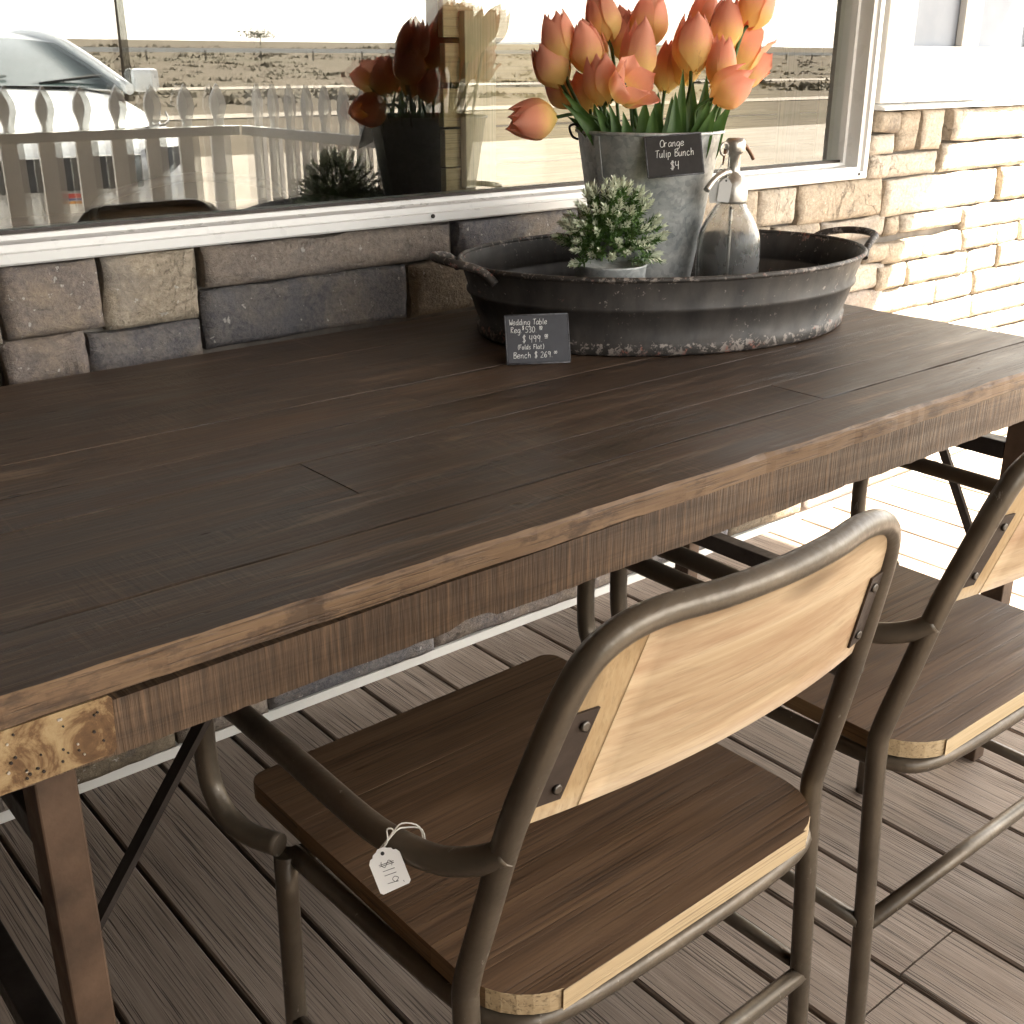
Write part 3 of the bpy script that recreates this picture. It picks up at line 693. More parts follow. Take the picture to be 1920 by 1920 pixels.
ch1 = make_chair(); tag(ch1, 'tube frame chair with a white price tag, pushed under the left of the table', 'chair', 'chairs along the front of the table')
ch2 = dup(ch1); ch2.location = (1.315, -1.02, 0); ch2.rotation_euler.z = radians(-.5)
tag(ch2, 'tube frame chair without a tag, cut by the right edge near the table end', 'chair', 'chairs along the front of the table')

# ------------------------------------------------------------------ handwriting
GL = {
'O': [[(.5, 1), (.15, .85), (.02, .5), (.15, .1), (.5, 0), (.85, .15), (.95, .55), (.8, .9), (.45, 1.02), (.3, .95)]],
'r': [[(.1, .6), (.15, 0)], [(.13, .4), (.35, .6), (.6, .55)]],
'a': [[(.75, .5), (.45, .62), (.12, .4), (.1, .1), (.35, 0), (.7, .25), (.75, .55), (.75, .12), (.95, 0)]],
'n': [[(.1, .6), (.12, 0)], [(.12, .35), (.4, .6), (.62, .5), (.65, .05), (.8, 0)]],
'g': [[(.75, .5), (.45, .62), (.12, .4), (.12, .12), (.4, .02), (.7, .25), (.76, .55), (.72, -.2), (.45, -.42), (.15, -.3)]],
'e': [[(.1, .3), (.7, .38), (.65, .58), (.38, .62), (.1, .4), (.12, .1), (.4, 0), (.8, .15)]],
'T': [[(0, .95), (.95, 1)], [(.48, .98), (.42, 0)]],
'u': [[(.1, .6), (.1, .15), (.3, 0), (.6, .15), (.7, .6), (.7, .1), (.85, 0)]],
'l': [[(.25, 1), (.22, .1), (.4, 0)]],
'i': [[(.25, .6), (.25, .05), (.4, 0)], [(.25, .82), (.27, .85)]],
'p': [[(.1, .6), (.1, -.4)], [(.1, .5), (.4, .62), (.68, .4), (.5, .05), (.12, .05)]],
'B': [[(.12, 1), (.1, 0)], [(.1, .98), (.6, 1), (.75, .78), (.2, .55), (.8, .42), (.78, .1), (.1, 0)]],
'c': [[(.65, .5), (.4, .62), (.1, .35), (.2, .05), (.5, 0), (.7, .12)]],
'h': [[(.12, 1), (.12, 0)], [(.12, .35), (.4, .6), (.62, .5), (.65, 0)]],
'$': [[(.8, .85), (.45, .95), (.15, .75), (.5, .5), (.8, .28), (.5, .05), (.1, .15)], [(.4, 1.12), (.38, -.12)], [(.58, 1.12), (.56, -.12)]],
'4': [[(.15, 1), (.12, .5), (.75, .5)], [(.68, 1), (.66, -.05)]],
'W': [[(0, 1), (.22, 0), (.45, .6), (.65, 0), (.9, 1)]],
'd': [[(.68, .5), (.4, .6), (.1, .35), (.2, .03), (.55, .1), (.7, .5)], [(.72, 1), (.7, .1), (.85, 0)]],
'b': [[(.12, 1), (.12, .05), (.5, 0), (.7, .3), (.45, .58), (.14, .4)]],
'R': [[(.1, 1), (.12, 0)], [(.1, .95), (.55, 1), (.7, .75), (.15, .5), (.75, 0)]],
'5': [[(.8, 1), (.25, .97), (.18, .58), (.6, .6), (.78, .3), (.5, 0), (.1, .08)]],
'3': [[(.15, .9), (.5, 1), (.72, .8), (.35, .55), (.75, .35), (.55, .02), (.12, .1)]],
'0': [[(.45, 1), (.12, .7), (.12, .25), (.42, 0), (.75, .25), (.75, .75), (.42, 1)]],
'9': [[(.7, .7), (.4, 1), (.12, .75), (.35, .5), (.7, .65), (.72, .9), (.66, 0)]],
'(': [[(.5, 1.05), (.2, .6), (.25, .15), (.5, -.1)]], ')': [[(.2, 1.05), (.55, .6), (.5, .15), (.2, -.1)]],
'F': [[(.2, 1), (.18, 0)], [(.05, .98), (.8, 1)], [(.2, .52), (.65, .55)]],
'o': [[(.4, .6), (.1, .35), (.25, 0), (.6, .1), (.65, .45), (.38, .6)]],
's': [[(.65, .55), (.3, .6), (.2, .4), (.6, .22), (.5, 0), (.1, .05)]],
't': [[(.35, .9), (.35, .05), (.55, 0)], [(.1, .58), (.65, .62)]],
'2': [[(.12, .8), (.4, 1), (.7, .8), (.55, .4), (.08, .02), (.8, .05)]],
'6': [[(.65, 1), (.25, .65), (.12, .25), (.4, 0), (.72, .2), (.55, .48), (.15, .3)]],
'1': [[(.3, 1), (.3, 0)]], '.': [[(.2, .02), (.26, .05)]], '-': [[(.1, .4), (.7, .45)]],
'_': [[(.0, -.1), (1.6, -.02)]], 'A': [[(0, 0), (.42, 1), (.85, 0)], [(.18, .4), (.7, .4)]], 'X': [[(0, 1), (.85, 0)], [(.85, 1), (0, 0)]],
}
def write(lines, r, xf, adv=.86):
    """lines: (text, x, y, height[, width factor]); xf maps sheet (x,y) to a 3D point"""
    m = MB()
    for ln in lines:
        t, x, y, h = ln[:4]; wf_ = ln[4] if len(ln) > 4 else .62
        for chh in t:
            if chh == ' ': x += h*wf_*.7; continue
            narrow = chh in 'li1.()'
            for st in GL[chh]:
                pts = [(x+px*h*wf_*(.8 if narrow else 1)+py*h*.08, y+py*h) for px, py in st]
                if len(pts) > 2:
                    sp = smooth([(a, b, 0) for a, b in pts], 3); pts = [(p.x, p.y) for p in sp]
                m.tube([xf(*p) for p in pts], r, 5)
            x += h*wf_*(.5 if narrow else 1)*adv+h*.06
    return m
def sheet(bl, br, tl):
    bl, br, tl = Vector(bl), Vector(br), Vector(tl); ex = (br-bl).normalized(); nn = ex.cross(tl-bl).normalized(); ey = nn.cross(ex)
    return Matrix(((ex.x, ey.x, nn.x, bl.x), (ex.y, ey.y, nn.y, bl.y), (ex.z, ey.z, nn.z, bl.z), (0, 0, 0, 1)))
def card(name, label, cat, mat4, w, h, th, mats, lines, r, inkm, group=None):
    o = thing(name, label, cat, group=group); o.matrix_world = mat4
    MB().box(.0012, w-.0012, .0012, h-.0012, -th, 0).build('board', mats[0], o, bevel=.0006)
    e = MB()
    for a, b in (((0, 0), (w, 0)), ((w, 0), (w, h)), ((w, h), (0, h)), ((0, h), (0, 0))): e.tube([(a[0], a[1], -th/2), (b[0], b[1], -th/2)], th*.55, 6)
    e.build('edging', mats[1], o)
    write(lines, r, lambda x, y: (x, y, .0002)).build('lettering', inkm, o)
    return o
ws = sheet((1.097, -.474, .7625), (1.182, -.522, .7625), (1.109, -.452, .832))
card('price_sign', 'small black chalk sign with five lines of prices, leaning on the dark tub', 'sign', ws, .0985, .0745, .0022, (K['slate'], K['slate_edge']),
     [('Wedding Table', .006, .0595, .0085, .62), ('Reg.', .0075, .0475, .0088), ('$', .0255, .052, .0055), ('530.', .030, .0475, .0090), ('00', .0525, .0525, .0042), ('_', .053, .0515, .004),
      ('$ 499.', .0245, .0325, .0105), ('00', .0602, .0395, .0044), ('_', .0605, .0382, .0044), ('(Folds Flat)', .017, .0220, .0070, .62), ('Bench $ 269.', .0095, .0085, .0090, .66), ('00', .0735, .0135, .0042)], .00042, K['chalk'])

# ------------------------------------------------------------------ tub
TH = radians(-17.57)
tub = thing('oval_tub', 'black oval metal tub with chipped rim and two loop handles on the table', 'tub', (1.509, -.41, .7608), TH)
A, B = .372, .262; H = .1245
def tubwall(h):   # scale along height
    base = [(0, .905), (.004, .918), (.022, .922), (.024, .912), (.070, .955), (.073, .968), (.078, .968), (.081, .960), (.120, .994), (H, 1.0)]
    return base
m = MB(); seg = 72
outer = [(s, h) for h, s in tubwall(0)]
inner = [(s-.010, h) for s, h in outer[::-1] if h > .012]+[(.893, .0065)]
pr = outer+inner
m.grid(lambda u, v: (lambda p: (A*p[0]*cos(2*pi*u), B*(p[0]+.02*(1-p[0]))*sin(2*pi*u), p[1]))(pr[int(round(v*(len(pr)-1)))]), seg, len(pr)-1, True)
k0 = len(m.v)-seg; m.face([k0+i for i in range(seg)][::-1]); m.face([i for i in range(seg)][::-1])
m.build('body', K['tub'], tub)
MB().tube([(A*1.0*cos(2*pi*i/80), B*1.0*sin(2*pi*i/80), H) for i in range(80)], .0042, 10, closed=True).build('rolled_rim', K['tub'], tub)
for s in (-1, 1):
    pts = [(s*A*.955, -.088, H-.018), (s*A*.985, -.078, H-.004), (s*(A+.012), -.066, H+.006), (s*(A+.040), -.042, H+.012), (s*(A+.052), 0, H+.014), (s*(A+.040), .042, H+.012), (s*(A+.012), .066, H+.006), (s*A*.985, .078, H-.004), (s*A*.955, .088, H-.018)]
    MB().tube(smooth(pts, 5), .0068, 10).build('handle', K['tub'], tub)

# ------------------------------------------------------------------ bucket
bk = thing('metal_bucket', 'tall galvanised metal bucket holding tulips inside the dark tub', 'bucket', (1.562, -.306, .7685))
m = MB(); hb = .312
pr = [(0, .0), (.076, 0), (.078, .004), (.1275, hb-.004), (.130, hb-.001), (.1302, hb+.002), (.128, hb+.003), (.1262, hb-.002), (.077, .008), (0, .008)]
m.lathe(pr, 56); m.build('body', K['galv'], bk)
MB().tube([(.1298*cos(2*pi*i/56), .1298*sin(2*pi*i/56), hb) for i in range(56)], .0030, 8, closed=True).build('rim_wire', K['galv'], bk)
MB().bar((-.0775-.0008, -.0, .004), (-.1278-.0012, 0, hb-.004), .012, .0016, (1, 0, 0)).build('seam', K['galv'], bk)
ea = MB().tube(smooth([(-.0979, .079, hb-.015), (-.105, .087, hb-.010), (-.109, .091, hb+.006), (-.102, .083, hb+.010), (-.097, .078, hb+.001)]), .0022, 8); ea.build('ear', K['irond'], bk)
so = Vector((-.017, -.0175, .001))
ts = sheet(Vector((1.466, -0.399, 1.013))+so, Vector((1.543, -0.458, 1.021))+so, Vector((1.478, -0.375, 1.082))+so)
tsgn = card('chalk_sign', 'small black chalk sign reading Orange Tulip Bunch, hung on the metal bucket', 'sign', ts, .0935, .0675, .0028, (K['slate2'], K['slate_edge']),
     [('Orange', .024, .0485, .0115, .62), ('Tulip Bunch', .0145, .0315, .0120, .58), ('$4', .0375, .0105, .0130, .66)], .00055, K['chalk'])

# ------------------------------------------------------------------ tulips
TULIPS = [
 (1.447, -0.191, 1.231, 0.008, 0.335, 0.942, 0.080, 0.057,'tall orange tulip with yellow base rising at upper left of the bunch'),
 (1.432, -0.187, 1.188, -0.296, 0.465, 0.834, 0.069, 0.058,'orange tulip tilted left with a broad yellow base, above the drooping one'),
 (1.544, -0.196, 1.267, -0.048, 0.374, 0.926, 0.076, 0.058,'leaning orange tulip on a bare stem, highest left of centre'),
 (1.516, -0.197, 1.219, 0.008, 0.335, 0.942, 0.080, 0.055,'coral tulip half hidden behind the crowded left centre of the bunch'),
 (1.449, -0.298, 1.166, 0.004, 0.221, 0.975, 0.073, 0.056,'large orange tulip directly left of the wide open bloom'),
 (1.460, -0.355, 1.157, 0.158, -0.792, 0.590, 0.055, 0.053,'wide open orange tulip showing its dark centre to the front'),
 (1.531, -0.302, 1.207, 0.225, 0.164, 0.960, 0.096, 0.055,'long upright orange tulip in the middle of the bunch above the open bloom'),
 (1.623, -0.235, 1.264, 0.251, 0.142, 0.958, 0.080, 0.063,'upright coral tulip at the top centre of the bunch'),
 (1.616, -0.350, 1.223, 0.225, 0.164, 0.960, 0.085, 0.064,'big round orange tulip on a straight stem right of centre'),
 (1.639, -0.272, 1.186, 0.338, 0.190, 0.922, 0.081, 0.050,'narrow orange tulip behind the green leaf tips right of centre'),
 (1.694, -0.355, 1.255, 0.225, 0.164, 0.960, 0.079, 0.056,'tall coral tulip below the topmost right bloom'),
 (1.637, -0.398, 1.193, 0.225, 0.164, 0.960, 0.077, 0.048,'slim orange tulip just above the one bent to the right front'),
 (1.746, -0.361, 1.213, 0.505, -0.122, 0.855, 0.077, 0.054,'loose petalled orange tulip leaning out on the right side of the bunch'),
 (1.608, -0.451, 1.155, 0.621, -0.592, 0.514, 0.069, 0.056,'orange tulip bent to the right front above the bottle'),
 (1.733, -0.387, 1.283, 0.485, -0.098, 0.869, 0.066, 0.056,'topmost right tulip with a yellow base leaning away from the bunch'),
 (1.357, -0.225, 1.103, -0.950, 0.311, -0.033, 0.072, 0.060,'orange tulip drooping sideways past the left rim of the bucket'),
 (1.473, -0.168, 1.147, -0.183, 0.564, 0.805, 0.061, 0.046,'small dark orange tulip low behind the left edge of the bunch'),
 (1.608, -0.188, 1.245, 0.123, 0.368, 0.921, 0.074, 0.051,'half hidden coral tulip behind the top centre blooms'),
 (1.724, -0.273, 1.267, 0.363, 0.167, 0.917, 0.074, 0.051,'coral tulip peeking out at the back right of the top'),
 (1.506, -0.198, 1.144, 0.040, 0.428, 0.903, 0.063, 0.048,'low orange tulip hidden behind the bloom left of the open one'),
 (1.760, -0.359, 1.181, 0.595, -0.241, 0.767, 0.063, 0.048,'small tulip pointing out at the lower right of the bunch'),
 (1.6, -0.2, 1.235, 0.1, 0.25, 0.95, 0.075, 0.052, 'half hidden orange tulip at the back, between the top centre and right blooms'),
 (1.47, -0.235, 1.215, -0.06, 0.3, 0.95, 0.075, 0.052, 'orange tulip at the back, glimpsed behind the leaning left blooms'),
 (1.655, -0.3, 1.195, 0.3, 0.15, 0.94, 0.075, 0.05, 'orange tulip in the shade behind the big round bloom'),
 (1.52, -0.3, 1.165, 0.05, 0.2, 0.97, 0.075, 0.052, 'low orange tulip wedged behind the long upright one'),
]
def petal_mesh(name, width, rtop, rb, tip, curl=0):
    m = MB(); nu, nv = 8, 9
    def fn(u, v):
        a = (u-.5)*2
        w = width*((v/.35)**.55*.92+.08 if v < .35 else sqrt(max(.0025, 1-((v-.35)/.65)**3.4)))
        rr = (.16+(.50-.16)*sin(min(1, v/.42)*pi/2)) if v < .42 else .50+(rtop-.50)*((v-.42)/.58)**1.6
        ang = a*w; zz_ = v*(1+tip*(-.08*a*a))
        rr *= (1-.10*a*a*0)+.03*cos(a*6)*v
        rr += curl*max(0, v-.7)*2
        return (rr*cos(ang), rr*sin(ang), zz_)
    m.grid(fn, nu, nv)
    me = m.build(name, K['petal'])
    return me
PM = [petal_mesh('petal', 1.05, .17, 0, 1), petal_mesh('petal', 1.0, .27, 0, 1), petal_mesh('petal', .98, .62, 0, 1, .05)]
for p in PM: COL.objects.unlink(p)
def leaf_obj(parent, p0, pm, p1, w, sag=.02, twist=0):
    p0, pm, p1 = Vector(p0), Vector(pm), Vector(p1); d = p1-p0; n = 10; side = d.cross(Vector((-.63, -.77, .25))).normalized(); outw = side.cross(d).normalized()
    m = MB()
    def fn(u, v):
        a = (u-.5)*2; ww = w*(sin(pi*(.12+.88*v)**.75) if v < .995 else 0)*(.95+.1*sin(v*9+twist))
        c = p0*(1-v)**2+pm*2*v*(1-v)+p1*v*v+outw*(-sag*4*v*(1-v)); q = c+side*(a*ww/2)+outw*(abs(a)*ww*.22)
        return q
    m.grid(fn, 4, n); return m.build('leaf', K['leaf'], parent)
LEAVES = [(1.384, -0.268, 1.15), (1.42, -0.261, 1.11), (1.46, -0.198, 1.124), (1.44, -0.324, 1.132), (1.476, -0.315, 1.092), (1.591, -0.296, 1.146), (1.551, -0.389, 1.184), (1.593, -0.375, 1.165), (1.665, -0.342, 1.177), (1.583, -0.442, 1.132), (1.637, -0.43, 1.131), (1.608, -0.314, 1.138), (1.421, -0.312, 1.124), (1.522, -0.331, 1.135), (1.553, -0.285, 1.106), (1.574, -0.431, 1.137), (1.456, -0.344, 1.117), (1.539, -0.385, 1.148), (1.508, -0.365, 1.122), (1.602, -0.396, 1.148), (1.487, -0.24, 1.127)]
def clampr(p, rmax):
    dx, dy = p[0]-1.57, p[1]+.313; k = min(1, rmax/max(1e-6, hypot(dx, dy))); return (1.57+dx*k, -.313+dy*k)
for i, t in enumerate(TULIPS):
    cx, cy, cz, ax, ay, az, L, Wd, lab = t; ax = Vector((ax, ay, az)).normalized(); cc = Vector((cx, cy, cz)); L *= 1.18; Wd *= 1.14
    basep = cc-ax*L*.5
    root = thing('tulip', lab, 'tulip', group='artificial orange tulips in the bucket')
    bx = 1.57+(basep.x-1.57)*.28; by = -.313+(basep.y+.313)*.28; p0 = Vector((bx, by, .80)); root.location = p0
    lo = lambda p: Vector(p)-p0
    mid = Vector((*clampr((1.57+(basep.x-1.57)*.72, -.313+(basep.y+.313)*.72), .110), 1.07))
    if i == 15: st = [p0, Vector((1.503, -0.287, 1.023)), Vector((1.479, -0.276, 1.09)), Vector((1.44, -0.259, 1.11)), basep]
    else: st = [p0, p0.lerp(mid, .6), mid, basep-ax*.03, basep+ax*.004]
    MB().tube([lo(p) for p in smooth(st, 4)], .0032, 7).build('stem', K['leaf'], root)
    q = Vector((0, 0, 1)).rotation_difference(ax).to_euler()
    openb = i == 5; loose = i in (12, 20)
    for k in range(6):
        inner_ = k % 2 == 0
        src = PM[2] if openb or (loose and not inner_) else PM[0] if inner_ else PM[1]
        pe = src.copy(); COL.objects.link(pe); pe.parent = root; pe.name = 'petal'
        rot = q.to_matrix().to_4x4() @ Matrix.Rotation(k*pi/3+i*.9+rnd.uniform(-.12, .12), 4, 'Z')
        s = .90 if inner_ else 1.0
        tilt = Matrix.Rotation(rnd.uniform(-.05, .06) + (.16 if openb and not inner_ else 0), 4, 'Y')
        Sc = Matrix.Diagonal((Wd*1.02*s, Wd*1.02*s, L*(1.0 if inner_ else rnd.uniform(.95, 1.04)), 1))
        pe.matrix_local = Matrix.Translation(lo(basep)) @ rot @ tilt @ Sc
    if openb:
        sm = MB(); sm.lathe([(0, .0), (.006, .004), (.007, .012), (.004, .026), (0, .028)], 8)
        for k in range(5): sm.tube([(.009*cos(k*1.256), .009*sin(k*1.256), .006), (.012*cos(k*1.256), .012*sin(k*1.256), .024)], .0022, 6)
        s_ = sm.build('stamens', K['ink'], root); s_.matrix_local = Matrix.Translation(lo(basep)) @ q.to_matrix().to_4x4()
    tip = Vector(LEAVES[i % len(LEAVES)]) + Vector((0, 0, -.02*(i//21))); fx = clampr(tip, .075); fm = clampr(tip, .098)
    leaf_obj(root, lo((fx[0], fx[1], .98)), lo((fm[0], fm[1], 1.075)), lo(tip), .030+.012*rnd.random(), .012*rnd.uniform(-1, 1), i)

# ------------------------------------------------------------------ siphon bottle
bt = thing('siphon_bottle', 'old glass soda siphon bottle with worn metal head beside the bucket', 'bottle', (1.612, -.462, .7685))
m = MB(); R_ = .0555
prof = [(0, .002), (.050, .0), (R_, .006), (R_, .03), (R_, .120), (.0545, .135), (.0505, .152), (.043, .168), (.033, .184), (.0255, .196), (.022, .205), (.0195, .206), (.0225, .194), (.030, .181), (.040, .165), (.0475, .150), (.0515, .133), (.0525, .118), (.0525, .012), (.047, .008), (0, .009)]
m.lathe(prof, 44); m.build('glass_body', K['bottle'], bt)
m = MB(); m.lathe([(.0, .198), (.0262, .198), (.0268, .202), (.0268, .222), (.0255, .226), (.024, .234), (.018, .243), (.0115, .248), (.0105, .252), (.0105, .278), (.0155, .281), (.0175, .285), (.0175, .298), (.014, .3045), (0, .3055)], 30); head = m.build('metal_head', K['nickel'], bt)
dl = Vector((-.95, .05, 0)).normalized(); 
sp = [Vector((0, 0, .246))+dl*.006, Vector((0, 0, .250))+dl*.014, Vector((0, 0, .246))+dl*.032, Vector((0, 0, .236))+dl*.050, Vector((0, 0, .222))+dl*.064]
MB().tube(smooth(sp, 4), [.0062]*8+[.0058]*9, 10).build('spout', K['nickel'], bt)
lv = [Vector((0, 0, .291))-dl*.015, Vector((0, 0, .290))-dl*.026, Vector((0, 0, .280))-dl*.038, Vector((0, 0, .268))-dl*.048]
MB().tube(smooth(lv, 4), [.0042]*6+[.0034]*7, 8).build('lever', K['bronze'], bt)
MB().tube([Vector((0, 0, .288))+dl*(.0165+.0095)+Vector((dl.x*cos(a)*.010, dl.y*cos(a)*.010, sin(a)*.010)) for a in [2*pi*k/16 for k in range(16)]], .0022, 6, closed=True).build('ring', K['nickel'], bt)
MB().tube([Vector((0, 0, .288))+dl*.024, Vector((0, 0, .262))+dl*.0275], [.0028, .0012], 6).build('pin', K['bronze'], bt)
MB().tube(smooth([(0, 0, .19), (.001, 0, .10), (0, .001, .02)], 3), .003, 8).build('dip_tube', K['nickel'], bt)
def tagcard(name, label, origin, ang, w, h, lines=None, string=None, gm=None, facing=None):
    o = thing(name, label, 'price tag')
    nrm = Vector(facing).normalized(); up = Vector((0, 0, 1)); ex = up.cross(nrm).normalized(); ey = nrm.cross(ex)
    Mx = Matrix(((ex.x, ey.x, nrm.x, origin[0]), (ex.y, ey.y, nrm.y, origin[1]), (ex.z, ey.z, nrm.z, origin[2]), (0, 0, 0, 1))) @ Matrix.Rotation(ang, 4, 'Z')
    o.matrix_world = Mx
    sh = h*.16
    poly = [(-w/2+.002, -h), (w/2-.002, -h), (w/2, -h+.002), (w/2, -sh-.003), (w/2-.002, -sh), (w*.34, -sh+.0005), (w*.30, -sh*.55), (w*.17, -sh*.3), (w*.11, 0), (-w*.11, 0), (-w*.17, -sh*.3), (-w*.30, -sh*.55), (-w*.34, -sh+.0005), (-w/2+.002, -sh), (-w/2, -sh-.003), (-w/2, -h+.002)]
    MB().prism(poly, lambda x, y: (x, y, -.0004), lambda x, y: (x, y, .0004)).build('card', K['card'], o)
    MB().tube([(0, -.0045, .0003), (0, -.0045, .0008)], .0016, 10).build('eyelet', K['ink'], o)
    if lines: write(lines, .00022, lambda x, y: (y, -x, .0005)).build('lettering', K['ink'], o)
    if string:
        iv = Mx.inverted()
        for st in string: MB().tube(smooth([iv @ Vector(p) for p in st], 4), .0007, 5).build('string', K['string'], o)
    return o
camv = Vector((0, -1.805, 1.1975))
o1 = Vector((1.581, -.474, 1.010))
tagcard('price_tag', 'blank white price tag hanging in front on the siphon bottle', o1, radians(-6), .0215, .040, None, [[(1.592, -.468, 1.043), (1.586, -.473, 1.028), (1.581, -.4745, 1.006)]], facing=(camv-o1)*Vector((1, 1, .2)))
o2 = Vector((1.570, -.457, 1.008))
tagcard('price_tag', 'bluish shaded price tag hanging behind the front tag on the bottle', o2, radians(5), .0205, .040, None, [[(1.592, -.464, 1.043), (1.580, -.458, 1.026), (1.570, -.457, 1.004)]], facing=(camv-o2)*Vector((1, 1, .2))+Vector((-.5, 0, 0)))
o3 = Vector((.4070, -1.150, .606))
tagcard('price_tag', 'white price tag on a string reading $119, hung from the left chair arm', o3, radians(19), .0262, .0345, [('$119', .0095, -.005, .0098, .72), ('-', .030, .006, .004)],
        [[(0.4070, -1.1490, 0.6030), (.421, -1.152, .617), (.432, -1.149, .6135), (.446, -1.153, .607), (.444, -1.158, .590), (.428, -1.156, .592), (0.4070, -1.1495, 0.6020)], [(0.4070, -1.1490, 0.6030), (.4195, -1.148, .612), (.433, -1.143, .6137), (.447, -1.148, .606), (.443, -1.152, .589), (0.4070, -1.1490, 0.6020)], [(0.4070, -1.1490, 0.6020), (.412, -1.153, .612), (.414, -1.150, .621), (.4185, -1.152, .618), (0.4070, -1.1485, 0.6040)]], facing=(camv-o3)*Vector((1, 1, .75)))

# ------------------------------------------------------------------ small potted plant
pp = thing('potted_plant', 'small artificial plant with white tipped leaves in a grey metal pot', 'plant', (1.387, -.397, .7685))
m = MB(); m.lathe([(0, 0), (.050, 0), (.0515, .003), (.0605, .104), (.0618, .106), (.0618, .109), (.0600, .109), (.0590, .102), (0, .096)], 40); m.build('pot', K['galv'], pp)
def sprig_mesh(seed, pale):
    r2 = random.Random(seed); m = MB(); L = .038
    m.tube([(0, 0, 0), (.002, 0, L*.6), (0, .001, L)], .0007, 4)
    def lf(p, d, l, w, mat):
        d = Vector(d).normalized(); s = d.cross(Vector((.3, .2, 1))).normalized(); nn = s.cross(d)
        b = len(m.v)
        for q in (p, p+d*l*.45+s*w+nn*.001, p+d*l, p+d*l*.45-s*w+nn*.001): m.v.append(tuple(q))
        m.face([b, b+1, b+2, b+3], mat, True)
    for k in range(26):
        z = L*(.12+.88*(k/25)); a = k*2.4+r2.uniform(-.3, .3); el = .3+.9*(k/25)
        p = Vector((0, 0, z)); top = k > (10 if pale else 19)
        lf(p, (cos(a)*cos(el), sin(a)*cos(el), sin(el)), r2.uniform(.009, .014)*(1 if k < 20 else .95), r2.uniform(.0019, .0027), 1 if top else 0)
    o = m.build('sprig', [K['sprig'], K['sprigtip']]); COL.objects.unlink(o); return o
SP = [sprig_mesh(1, True), sprig_mesh(2, True), sprig_mesh(3, False), sprig_mesh(4, True)]
r3 = random.Random(11)
for k in range(170):
    ga = k*2.39996; zf = 1-(k+.5)/170*1.12
    el = math.asin(max(-.3, min(1, zf))); rr = .056 if k % 3 else .034
    d = Vector((cos(ga)*cos(el), sin(ga)*cos(el), sin(el)*1.0+.10)).normalized()
    d = (d+Vector((r3.uniform(-.25, .25), r3.uniform(-.25, .25), r3.uniform(-.15, .3)))).normalized()
    p = Vector((0, 0, .116))+Vector((d.x*rr*1.05, d.y*rr*1.05, d.z*rr*(1.6 if d.z > 0 else .35)))
    s = SP[k % 4 if k % 3 else 2]; c = s.copy(); COL.objects.link(c); c.parent = pp; c.name = 'sprig'
    c.matrix_local = Matrix.Translation(p) @ Vector((0, 0, 1)).rotation_difference(d).to_matrix().to_4x4() @ Matrix.Rotation(r3.uniform(0, 6), 4, 'Z') @ Matrix.Scale(r3.uniform(.8, 1.1), 4)

# ------------------------------------------------------------------ picket fence (reflected in the glass)
def pick_mesh(h):
    w = .045
    pl = [(-w, .06), (w, .06), (w, h-.235), (w*.98, h-.21), (w*.5, h-.18), (w*.42, h-.155), (w*.62, h-.125), (w*.82, h-.095), (w*.72, h-.06), (w*.35, h-.025), (0, h), (-w*.35, h-.025), (-w*.72, h-.06), (-w*.82, h-.095), (-w*.62, h-.125), (-w*.42, h-.155), (-w*.5, h-.18), (-w*.98, h-.21), (-w, h-.235)]
    m = MB(); m.prism(pl, lambda x, z: (x, .009, z), lambda x, z: (x, -.009, z)); o = m.build('picket', K['white']); COL.objects.unlink(o); return o
PK = pick_mesh(1.10)
def fence(name, label, a, b, n, rz):
    f = thing(name, label, 'fence', (a[0], a[1], 0), rz)
    L = hypot(b[0]-a[0], b[1]-a[1])
    for k in range(n): inst(PK, f, ((k+.5)*L/n, 0, 0), name='picket')
    for z in (.22, .905): MB().box(0, L, .010, .048, z-.02, z+.02).build('rail', K['paint'], f, bevel=.003)
fence('picket_fence', 'white picket fence along the porch front, reflected in the shop window', (.25, -3.08), (2.5, -3.08), 15, 0)
fence('picket_fence', 'short white picket fence returning beside the porch, reflected right of the car', (2.55, -3.02), (2.55, -1.75), 9, pi/2)

# ------------------------------------------------------------------ car (reflected)
car = thing('parked_car', 'white parked car facing the shop, reflected behind the picket fence', 'car', (2.42, -5.05, -.17), radians(3))
car.scale = (1.03, 1.03, 1.1)
# local: nose towards +y, y=0 front bumper, length 4.6
st = [ # y, halfwidth, z bottom, z belt/top, edge
 (0.02, .60, .34, .52), (-.06, .76, .24, .66), (-.22, .84, .20, .80), (-.45, .87, .18, .92), (-.9, .89, .18, 1.0), (-1.25, .90, .18, 1.06), (-2.2, .91, .18, 1.06), (-3.2, .91, .18, 1.06), (-4.0, .88, .2, 1.04), (-4.45, .82, .25, .95), (-4.6, .70, .35, .75)]
m = MB()
def carsec(y, hw, zb, zt):
    pts = []
    for k in range(24):
        a = 2*pi*k/24; c_, s_ = cos(a), sin(a); e = .38
        px = hw*math.copysign(abs(c_)**e, c_); pz = (zb+zt)/2+(zt-zb)/2*math.copysign(abs(s_)**e, s_)
        pz += .04*(1-(px/hw)**2)*(1 if s_ > 0 else 0); pts.append((px, y, pz))
    return pts
for s_ in st: m.v.extend(carsec(*s_))
for j in range(len(st)-1):
    for k in range(24): m.face([j*24+k, j*24+(k+1) % 24, (j+1)*24+(k+1) % 24, (j+1)*24+k], 0, True)
m.face([k for k in range(23, -1, -1)]); m.face([(len(st)-1)*24+k for k in range(24)])
body = m.build('body', K['car'], car)
gh = [(-1.15, .78, 1.06), (-1.60, .74, 1.20), (-2.1, .66, 1.34), (-2.6, .63, 1.39), (-3.3, .63, 1.37), (-3.9, .70, 1.20), (-4.25, .78, 1.05)]
m = MB()
